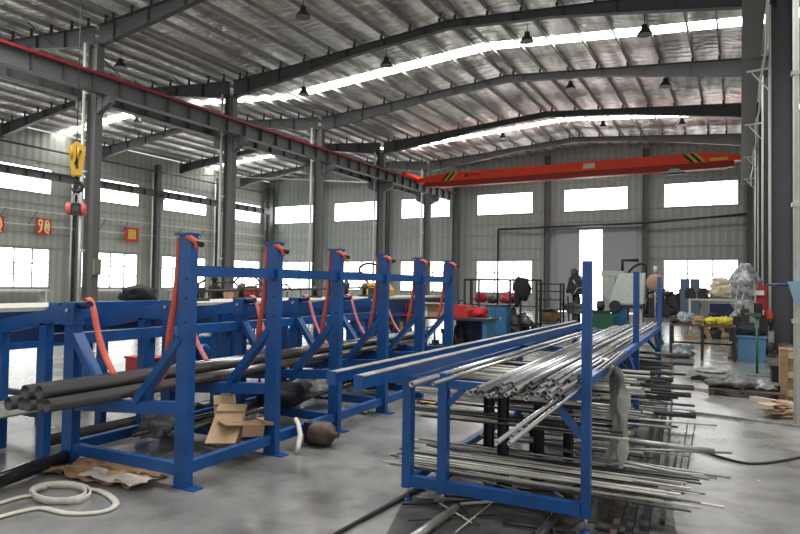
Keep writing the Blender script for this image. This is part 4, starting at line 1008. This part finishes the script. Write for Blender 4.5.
# dark coil racks against the back wall, items in front of the right window
x, y, k = spot(672, 317)
t = thing('coil_rack', 'long dark rack holding black coils beneath the right lower window', 'rack', (x, y, 0))
w_ = 22*k
for q in (-w_, -w_/3, w_/3, w_): MB().box((x+q-.05, y-.35, 0), (x+q+.05, y+.35, 1.55)).build('upright', BLACK, t)
for z in (.3, 1.45): MB().box((x-w_, y-.35, z), (x+w_, y+.35, z+.08)).build('shelf', BLACK, t)
for q in (-.95, -.2, .55, 1.1):
    for z in (.68, 1.15) if q < .5 else (.72,):
        single(MB().tube([(x+q+.3*math.cos(a), y-.42, z+.22*math.sin(a)) for a in [2*math.pi*i/16 for i in range(16)]], .075, 8, closed=True), 'coil', RUBBER if z > 1 else DARK, 'black coil standing on the dark coil rack beneath the window', 'coil', 'coils on the dark coil rack')
x, y, k = spot(689, 322)
for q, l in ((-.18, 'left'), (.26, 'right')):
    t = thing('locker', 'blue-grey locker before the right lower window, %s of the pair' % l, 'cabinet', (x+q, y, 0))
    MB().box((x+q-.2, y-.25, .05), (x+q+.2, y+.25, 2.05)).box((x+q-.18, y-.2, 0), (x+q+.18, y+.2, .05)).build('body', mat('blue_grey_locker', (.30, .38, .46), .5, var=.1), t)
    MB().box((x+q-.18, y-.265, .1), (x+q+.18, y-.25, 2.0)).build('door', mat('blue_grey_locker_door', (.34, .42, .50), .5), t)
x, y, k = spot(718, 336)
t = thing('assembly_table', 'pale-topped assembly table before the right window', 'table', (x, y, 0))
w_ = 27*k
MB().box((x-w_, y-.35, 1.20), (x+w_, y+.35, 1.25)).build('table_top', CREAM, t)
for a in (-w_+.05, w_-.05):
    for b in (-.3, .3): MB().box((x+a-.03, y+b-.03, 0), (x+a+.03, y+b+.03, 1.2)).build('leg', WHITEP, t)
t = thing('blue_machine', 'blue machine body standing under the pale assembly table', 'machine', (x+.1, y, 0))
MB().prism([(x-.25, y-.3, .55), (x+.6, y-.3, .55), (x+.7, y-.3, .8), (x+.5, y-.3, 1.1), (x-.25, y-.3, 1.1)], (0, .5, 0)).box((x-.2, y-.2, 0), (x+.5, y+.1, .55)).build('body', BLUED, t)
MB().lathe((x+.2, y-.34, .6), [(.15, 0), (.15, .04)], 16, 'Y').build('cover', DARK, t)
single(MB().blob((x+.15, y-.05, 1.53), .42, .25, .26, 3, .5).blob((x+.1, y-.05, 1.82), .25, .2, .16, 7, .4), 'bundle', CREAM, 'cream-coloured lumpy bundle on the pale assembly table, before the window', 'bundle')
for q, l in ((-.85, 'left'), (-.45, 'right')):
    single(MB().box((x+q-.17, y-.2, 1.25), (x+q+.17, y+.2, 1.52)).box((x+q-.12, y-.16, 1.52), (x+q+.12, y+.12, 1.62)), 'tool_case', BLACK, 'black case on the pale assembly table, %s of two' % l, 'case')
# black-legged work table
x, y, k = spot(702, 360)
t = thing('work_table', 'dark steel work table with thin legs on the right-hand floor', 'table', (x, y, 0))
w_ = 30*k
MB().box((x-w_, y-.05, .74), (x+w_, y+.75, .78)).build('table_top', WOODD, t)
for a in (-w_+.03, -.0, w_-.03):
    for b in (0, .7): MB().box((x+a-.03, y+b-.03, 0), (x+a+.03, y+b+.03, .74)).build('leg', BLACK, t)
MB().box((x-w_, y+.66, .3), (x+w_, y+.70, .34)).build('stretcher', BLACK, t)
for q, m, r_, l in ((.18, YELLOWB, .11, 'bright yellow power tool on the dark work table, left'), (.42, YELLOWB, .13, 'bright yellow power tool on the dark work table, right'), (-.35, FILM, .16, 'silvery wrapped part on the dark work table'), (-.1, CARD, .12, 'tan cloth lump on the dark work table'), (-.55, DARK, .11, 'dark casting at the left end of the dark work table')):
    single(MB().blob((x+q, y+.3, .78+r_*.7), r_*1.3, r_, r_*.85, q*7+3, .35), 'power_tool' if m is YELLOWB else 'machine_part', m, l, 'tool' if m is YELLOWB else 'part')
x2, y2, k2 = spot(674, 357)
single(MB().blob((x2, y2, .14), .42, .3, .17, 5, .35), 'wrapped_bundle', FILM, 'film-wrapped dark bundle on the floor left of the dark work table', 'bundle')
single(MB().prism([(x2-.45, y2+.4, .0), (x2-.12, y2+.4, .0), (x2-.45, y2+.4, .62)], (0, .4, 0)), 'steel_wedge', RUST, 'rusty brown triangular plate leaning behind the last blue post', 'plate')
x2, y2, k2 = spot(733, 358)
single(MB().blob((x2, y2, .17), .12, .12, .20, 4, .3), 'sack', CREAM, 'cream cloth sack on the floor beside the blue bin', 'sack')
# blue bin
x, y, k = spot(751, 361)
t = thing('waste_bin', 'large light blue plastic bin with black liner on the right', 'bin', (x, y, 0))
w_ = 12.5*k
b = MB(); o_ = [(x-w_*.9, y-.25), (x+w_*.9, y-.25), (x+w_*.9, y+.25), (x-w_*.9, y+.25)]; t_ = [(x-w_, y-.3), (x+w_, y-.3), (x+w_, y+.3), (x-w_, y+.3)]
b.add([(*q, 0) for q in o_]+[(*q, .56) for q in t_], [(0, 1, 2, 3), (0, 1, 5, 4), (1, 2, 6, 5), (2, 3, 7, 6), (3, 0, 4, 7), (4, 5, 6, 7)]).build('tub', LBLUE, t)
MB().box((x-w_-.02, y-.32, .53), (x+w_+.02, y+.32, .58)).build('rim', LBLUE, t)
MB().blob((x, y, .64), w_*.98, .28, .13, 3, .35).build('liner', CLOTH, t)
# wrapped machine and red panel / cylinder behind the bin
x, y, k = spot(746, 352)
t = thing('wrapped_machine', 'tall machine wrapped in crinkled clear film behind the blue bin', 'machine', (x, y+.3, 0))
c = MB()
vs = []; n_, m_ = 28, 22
for i in range(n_+1):
    z = .02+2.25*i/n_; rr = (.30-.05*math.sin(i*.5)+.03*math.cos(i*1.7))*(1 if i < n_-3 else .8-.1*(i-n_+3))
    for j in range(m_):
        a = 2*math.pi*j/m_; q = 1+.28*noise.noise(V((math.cos(a)*2.2, math.sin(a)*2.2, z*3.2))); vs.append((x+rr*q*math.cos(a), y+.35+rr*q*math.sin(a)*.8, z))
c.add(vs, [(i*m_+j, i*m_+(j+1) % m_, (i+1)*m_+(j+1) % m_, (i+1)*m_+j) for i in range(n_) for j in range(m_)]+[tuple(range(m_)), tuple(n_*m_+j for j in range(m_))], True)
c.build('film_wrap', FILM, t)
for q in range(3): MB().tube(smooth([(x-.25+.1*q, y-.02, 1.9-.2*q), (x-.35+.12*q, y-.1, 1.3-.1*q), (x-.1+.1*q, y-.12, .95), (x+.2, y-.08, 1.2+.1*q), (x+.18, y, 1.8)]), .013, 8).build('hose', SILVER2, t)
x, y, k = spot(763, 352)
t = thing('red_machine', 'red and white upright machine panel beside the wrapped machine', 'machine', (x, y, 0))
MB().box((x-.16, y, 0), (x+.10, y+.3, 1.72)).build('red_panel', RED, t)
for z in (.95, 1.45): MB().box((x-.22, y-.12, z), (x+.02, y, z+.12)).build('white_block', WHITEM, t)
MB().box((x-.2, y-.02, .6), (x-.14, y, 1.7)).build('stile', mat('faded_pink_paint', (.72, .5, .48), .5), t)
single(MB().lathe((x+.13, y-.14, 0), [(.08, 0), (.09, .03), (.09, .95), (.07, 1.05), (.03, 1.1), (.03, 1.16)], 16), 'gas_cylinder', mat('worn_orange_paint', (.70, .24, .16), .55, var=.3), 'slim orange-red gas cylinder standing beside the blue bin', 'cylinder')
x, y, k = spot(778, 352)
single(MB().blob((x-.1, y, .15), .22, .15, .16, 3, .45), 'red_cloth', REDC, 'red rag heap on the floor at the foot of the right column', 'cloth')
single(MB().blob((x+.1, y-.35, .12), .3, .18, .13, 8, .4), 'scrap_heap', mat('mixed_grey_scrap', (.4, .4, .4)), 'grey scrap heap in front of the red rag heap', 'scrap')
# green stand
x, y, k = spot(757, 375)
t = thing('green_stand', 'green pole stand with a flat round base before the blue bin', 'stand', (x, y, 0))
MB().lathe((x, y, 0), [(.27, 0), (.27, .015), (.06, .03)], 24).build('base', mat('worn_green_grey', (.30, .38, .33), .5, var=.3), t)
MB().tube([(x, y, .02), (x, y, 1.08)], .022, 10).build('pole', GREEN, t)
MB().box((x-.09, y-.05, 1.08), (x+.06, y+.05, 1.15)).tube([(x-.2, y, 1.12), (x-.05, y, 1.14)], .02, 8).build('clamp_head', GREEN, t)
# pallet with scrap
x, y, k = spot(746, 398)
t = thing('wooden_pallet', 'dark wooden pallet carrying loose scrap on the right-hand floor', 'pallet', (x, y, 0))
for q in (-.45, 0, .45): MB().box((x+q-.04, y-.02, 0), (x+q+.04, y+.6, .08)).build('bearer', WOODD, t)
for i in range(5): MB().box((x-.5, y-.02+.13*i, .08), (x+.5, y+.08+.13*i, .10)).build('deck_board', WOODD, t)
single(MB().blob((x-.15, y+.28, .17), .32, .2, .11, 2, .55, 3, 4), 'scrap_heap', mat('mixed_grey_scrap', (.4, .4, .4)), 'heap of dark and silvery swarf on the wooden pallet', 'scrap')
single(MB().blob((x+.25, y+.32, .15), .22, .16, .08, 6, .5, 3, 4), 'plastic_film', FILM, 'crumpled clear film on the right half of the wooden pallet', 'film')
x, y, k = spot(702, 380)
single(MB().prism([(x-.18, y-.08, 0), (x+.12, y-.08, 0), (x+.15, y-.08, .04), (x-.05, y-.08, .09), (x-.18, y-.08, .05)], (0, .14, 0)), 'work_shoe', BLACK, 'small black shoe-like block lying on the floor left of the pallet', 'block')
x, y, k = spot(712, 372)
single(MB().lathe((x, y, 0), [(.26, 0), (.30, .02), (.31, .05), (.27, .045), (.25, .02)], 24), 'steel_pan', SILVER2, 'flat grey round pan on the floor behind the black block', 'pan')
# wooden crate, dark box, cardboard heap
x, y, k = spot(790, 400)
t = thing('wooden_crate', 'raw wooden crate at the right picture edge', 'crate', (x+.05, y, 0))
MB().box((x-.10, y, 0), (x+.5, y+.5, .72)).build('body', WOOD, t)
for z in (.05, .32, .6): MB().box((x-.12, y-.02, z), (x+.52, y, z+.09)).build('batten', CARDL, t)
for q in (-.12, .40): MB().box((x+q, y-.04, 0), (x+q+.09, y-.02, .74)).build('corner_board', WOOD, t)
x, y, k = spot(779, 390)
single(MB().box((x-.1, y, 0), (x+.12, y+.35, .36)).box((x-.12, y-.01, .32), (x+.14, y+.36, .38)), 'dark_box', BLACK, 'small black box left of the raw wooden crate', 'box')
x, y, k = spot(779, 419)
for i in range(7):
    a = .5+i*.9; single(MB().sheet((x+.10*math.cos(i*1.9), y+.12+.08*math.sin(i*2.3), .01+.028*i), .30-.02*i, .2, .02, i+1.3, 8, a), 'cardboard_scrap', CARDL if i % 2 else CARD, 'torn tan cardboard scrap in the heap before the wooden crate', 'cardboard', 'scraps in the tan cardboard heap')
def longbar(p, q, r, m, name, label, square=True):
    a = onfloor(*p, r); b = onfloor(*q, r); a.z = b.z = r
    return single(MB().bar(a, b, r*3, r*1.9) if square else MB().tube([a, b], r, 8), name, m, label, 'bar')
longbar((641, 379), (806, 406), .02, PAPER, 'wooden_lath', 'long pale lath lying across the floor before the pallet')
longbar((690, 412), (806, 427), .015, SILVER2, 'steel_bar', 'long grey bar lying on the floor below the cardboard heap')
single(MB().tube(smooth([onfloor(690, 447, .012), onfloor(735, 461, .012), onfloor(765, 463, .012), onfloor(806, 456, .012)]), .012, 8), 'floor_cable', BLACK, 'black cable curving over the bright floor to the right picture edge', 'cable')
x, y, k = spot(797, 424)
t = thing('white_standpipe', 'white vertical pipe with clamps at the right picture edge', 'pipe', (x, y, 0))
MB().tube([(x, y, 0), (x, y, 9.2)], .035, 10).build('pipe', WHITEP, t)
for z in (1.2, 2.6, 4.2): MB().box((x-.05, y-.05, z), (x+.08, y+.05, z+.05)).build('clamp', BOLT, t)
t = thing('blue_hopper', 'light blue funnel-shaped fitting fixed to the white pipe at the right edge', 'fitting', (x, y-.06, 1.5))
MB().prism([(x-.10, y-.16, 1.70), (x+.18, y-.16, 1.70), (x+.12, y-.16, 1.42), (x-.02, y-.16, 1.42)], (0, .12, 0)).build('funnel', mat('pale_blue_plastic', (.50, .64, .70), .5), t)
MB().tube([(x-.05, y-.1, 1.66), (x-.28, y+.3, 1.66)], .018, 8).build('blue_hose', BLUED, t)

# assorted parts filling the busy zones
random.seed(31)
def part_shape(x, y, z, w, h, kind):
    mb = MB(); d = w*.7
    if kind == 0: mb.box((x-w/2, y-d/2, z), (x+w/2, y+d/2, z+h*.7)).box((x-w*.3, y-d*.3, z+h*.7), (x+w*.2, y+d*.3, z+h))
    elif kind == 1: mb.lathe((x, y, z), [(w*.45, 0), (w*.5, h*.1), (w*.5, h*.3), (w*.2, h*.4), (w*.2, h*.8), (w*.3, h*.85), (w*.3, h)], 14)
    elif kind == 2: mb.prism([(x-w/2, y-d/2, z), (x+w/2, y-d/2, z), (x+w*.3, y-d/2, z+h*.6), (x+w*.1, y-d/2, z+h), (x-w*.4, y-d/2, z+h*.8)], (0, d, 0))
    else: mb.box((x-w/2, y-d/2, z), (x+w/2, y+d/2, z+h*.15)).tube([(x-w*.3, y, z+h*.15), (x-w*.2, y, z+h*.9), (x+w*.3, y, z+h), (x+w*.35, y, z+h*.3)], w*.07, 8)
    return mb
zones = [((370, 480), 352, -.1, .85, 9, (.15, .35), 'small tool or part lying on the workbench behind the sling rack', 'parts on the workbench', (DARK, PAPER, BLACK, RED, SILVER2)),
         ((372, 480), 350, -.75, .0, 12, (.3, .75), 'dark machine part standing on the floor before the workbench', 'parts before the workbench', (DARK, BLACK, TEAL, DARK)),
         ((466, 540), 333, -.5, .0, 16, (.35, 1.0), 'dark part stored on the floor at the black frame rack', 'parts at the black frame rack', (DARK, BLACK, RUST, SILVER2)),
         ((650, 694), 317, -.75, .0, 12, (.8, 1.45), 'dark machine stored before the dark coil rack', 'machines at the coil rack', (BLACK, DARK, DARK)),
         ((690, 742), 337, -.7, .0, 13, (.35, 1.0), 'grey or dark part on the floor before the pale assembly table', 'parts at the assembly table', (DARK, BLACK, SILVER2, CARD)),
         ((676, 728), 360, .35, .78, 8, (.08, .2), 'small part among the clutter on the dark work table', 'clutter on the dark work table', (DARK, BLACK, SILVER2, CARD, CREAM)),
         ((736, 770), 354, .05, .0, 9, (.5, 1.3), 'grey part standing among the clutter behind the blue bin', 'clutter behind the blue bin', (DARK, SILVER2, BLACK)),
         ((768, 784), 356, -.3, .0, 5, (.1, .3), 'small scrap part on the floor at the foot of the right column', 'scraps at the right column', (DARK, REDC, SILVER2))]
for (pa, pb_), py, dy, z, n, (h0, h1), lab, grp_, ms in zones:
    for i in range(n):
        px = pa+(pb_-pa)*(i+.5+random.uniform(-.3, .3))/n; x, y, k = spot(px, py); h_ = random.uniform(h0, h1); m_ = random.choice(ms)
        single(part_shape(x, y+dy+random.uniform(-.1, .1), z, min(h_*random.uniform(.6, 1.2), 15*k), h_, random.randrange(4)), 'machine_part', m_, lab, 'part', grp_)

# ---- left bay: person, control box, far tables
def skin_body(name, joints, edges, radii, m, origin):
    me = bpy.data.meshes.new(name); me.from_pydata([tuple(V(j)-V(origin)) for j in joints], edges, [])
    o = bpy.data.objects.new(name, me); COL.objects.link(o); o.location = origin; o['_o'] = tuple(origin)
    md = o.modifiers.new('skin', 'SKIN')
    for i, r in enumerate(radii):
        me.skin_vertices[0].data[i].radius = (r if isinstance(r, tuple) else (r, r)); me.skin_vertices[0].data[i].use_root = (i == 0)
    sb = o.modifiers.new('sub', 'SUBSURF'); sb.levels = 2; sb.render_levels = 2
    me.materials.append(m); return o
x, y, k = spot(213.5, 331)
J = [(0, 0, .95), (0, 0, 1.15), (0, 0, 1.38), (0, 0, 1.50), (0, .01, 1.60), (0, .02, 1.70),
     (-.10, 0, .90), (-.11, .02, .50), (-.11, .03, .09), (-.11, .20, .04), (.10, 0, .90), (.11, -.02, .50), (.11, .03, .09), (.11, .20, .04),
     (-.19, 0, 1.40), (-.25, .03, 1.14), (-.16, .24, 1.02), (-.12, .32, 1.01), (.19, 0, 1.40), (.25, .03, 1.14), (.16, .24, 1.02), (.12, .32, 1.01)]
Ed = [(0, 1), (1, 2), (2, 3), (3, 4), (4, 5), (0, 6), (6, 7), (7, 8), (8, 9), (0, 10), (10, 11), (11, 12), (12, 13), (2, 14), (14, 15), (15, 16), (16, 17), (2, 18), (18, 19), (19, 20), (20, 21)]
Rd = [(.16, .12), (.16, .12), (.20, .13), .055, .085, .085, .095, .065, .045, .04, .095, .065, .045, .04, .06, .048, .036, .03, .06, .048, .036, .03]
pb = skin_body('person', [(x+a, y+b, c) for a, b, c in J], Ed, Rd, CLOTH, (x, y, 0))
tag(pb, 'person in dark clothes with back turned beyond the conveyor, right of the nearest tall post', 'person')
MB().blob((x, y+.045, 1.645), .078, .085, .105, 1, .03, flat=False).box((x-.015, y+.12, 1.62), (x+.015, y+.145, 1.66)).build('face', SKIN, None)
face = bpy.data.objects['face']; face.parent = pb; face.location = V(face.location)-V(pb.location); 
hd = MB().blob((x, y-.01, 1.69), .10, .11, .11, 2, .08, flat=False).build('hair', HAIR, None); hd.parent = pb; hd.location = V(hd.location)-V(pb.location)
for s_, hx_ in ((-1, -.10), (1, .10)):
    hm = MB().blob((x+hx_, y+.36, 1.01), .04, .045, .02, 3, .03, sub=2, flat=False)
    for f_ in range(4): hm.tube([(x+hx_-.028+.019*f_, y+.385, 1.015), (x+hx_-.03+.02*f_, y+.43+.006*(f_ in (1, 2)), 1.005), (x+hx_-.03+.02*f_, y+.455+.008*(f_ in (1, 2)), .985)], [.009, .008, .006], 6)
    hm.tube([(x+hx_-s_*.03, y+.34, 1.01), (x+hx_-s_*.055, y+.37, 1.0), (x+hx_-s_*.06, y+.395, .99)], [.011, .009, .007], 6)
    h_ = hm.build('hand', SKIN, None); h_.parent = pb; h_.location = V(h_.location)-V(pb.location)
x, y, k = spot(190, 330)
t = thing('welding_machine', 'dark welding set on wheels in the left bay, beyond the conveyor', 'machine', (x, y, 0))
MB().box((x-.3, y-.3, .15), (x+.3, y+.3, 1.35)).build('body', DARK, t)
for q in (-.25, .2): MB().lathe((x+q, y-.32, .12), [(.12, 0), (.12, .05)], 14, 'Y').build('wheel', BLACK, t)
MB().tube([(x-.3, y, 1.35), (x-.3, y, 1.55), (x+.3, y, 1.55), (x+.3, y, 1.35)], .02, 6).build('handle', BLACK, t)
for n_, (px, py, w_, h_, m, nm, l) in enumerate([(232, 332, 1.3, 1.35, BLACK, 'steel_trolley', 'black tubular trolley beyond the conveyor, right of the person'), (252, 331, 1.2, 1.55, DARK, 'pipe_stand', 'dark tubular stand beyond the conveyor, second right of the person'), (268, 332, 1.0, 1.3, RUST, 'pipe_stand', 'brown tubular stand beyond the conveyor, beside the second tall post'), (300, 332, 2.6, 1.15, BLACK, 'long_bench', 'long black bench beyond the conveyor, between the second and third tall posts')]):
    x, y, k = spot(px, py); t = thing(nm, l, 'stand', (x, y, 0))
    for a in (-w_/2, w_/2):
        for b in (-.3, .3): MB().tube([(x+a, y+b, 0), (x+a, y+b, h_)], .03, 6).build('leg', m, t)
    MB().tube([(x-w_/2, y-.3, h_), (x-w_/4, y-.3, h_+.22), (x+w_/4, y-.3, h_+.22), (x+w_/2, y-.3, h_)], .03, 6).build('hoop', m, t) if n_ < 3 else None
    MB().box((x-w_/2, y-.33, h_*.72), (x+w_/2, y+.33, h_*.72+.05) if n_ < 3 else (x+w_/2, y+.33, h_*.72+.08)).build('shelf', m, t)
    if n_ < 3: single(MB().box((x-.2, y-.2, h_*.72+.05), (x+.2, y+.2, h_*.72+.3)).box((x-.15, y-.15, h_*.72+.3), (x+.1, y+.1, h_*.72+.36)), 'parts_box', (CARD, REDC, PAPER)[n_], ['brown', 'dull red', 'white'][n_]+' box on the tubular stand beyond the conveyor', 'box')
# far white partition / pallets low along the left wall
XF = Matrix.Rotation(-.0355, 4, 'Z')
single(MB().box((CX+.22, KY[1]-.1, 1.75), (CX+.36, KY[1]+.12, 2.25)).box((CX+.36, KY[1]-.07, 1.8), (CX+.38, KY[1]+.09, 2.2)), 'switch_box', mat('olive_grey_box', (.42, .42, .36), .5), 'small olive grey switch box on the nearest central column', 'switch box')
for i, (yy, l) in enumerate(((19.6, 'left of the near column'), (25.5, 'right of the near column'), (31.5, 'between the far wall columns'))):
    single(MB().box((LX+.3, yy-1.6, .9), (LX+.9, yy+1.6, 1.0)).box((LX+.35, yy-1.5, 0), (LX+.85, yy-1.4, .9)).box((LX+.35, yy+1.4, 0), (LX+.85, yy+1.5, .9)), 'wall_bench', WHITEP, 'long pale bench along the left wall, '+l, 'bench')
# ================================================================ LIGHT
w = bpy.data.worlds.new('world'); bpy.context.scene.world = w; w.use_nodes = True
bg = w.node_tree.nodes['Background']; bg.inputs[0].default_value = (1, .99, .97, 1); bg.inputs[1].default_value = .95
sc_ = bpy.context.scene
sc_.view_settings.view_transform = 'Standard'; sc_.view_settings.look = 'None'; sc_.view_settings.exposure = -.17
sc_.cycles.use_denoising = True
sc_.cycles.max_bounces = 8; sc_.cycles.diffuse_bounces = 5; sc_.cycles.glossy_bounces = 3; sc_.cycles.sample_clamp_indirect = 6
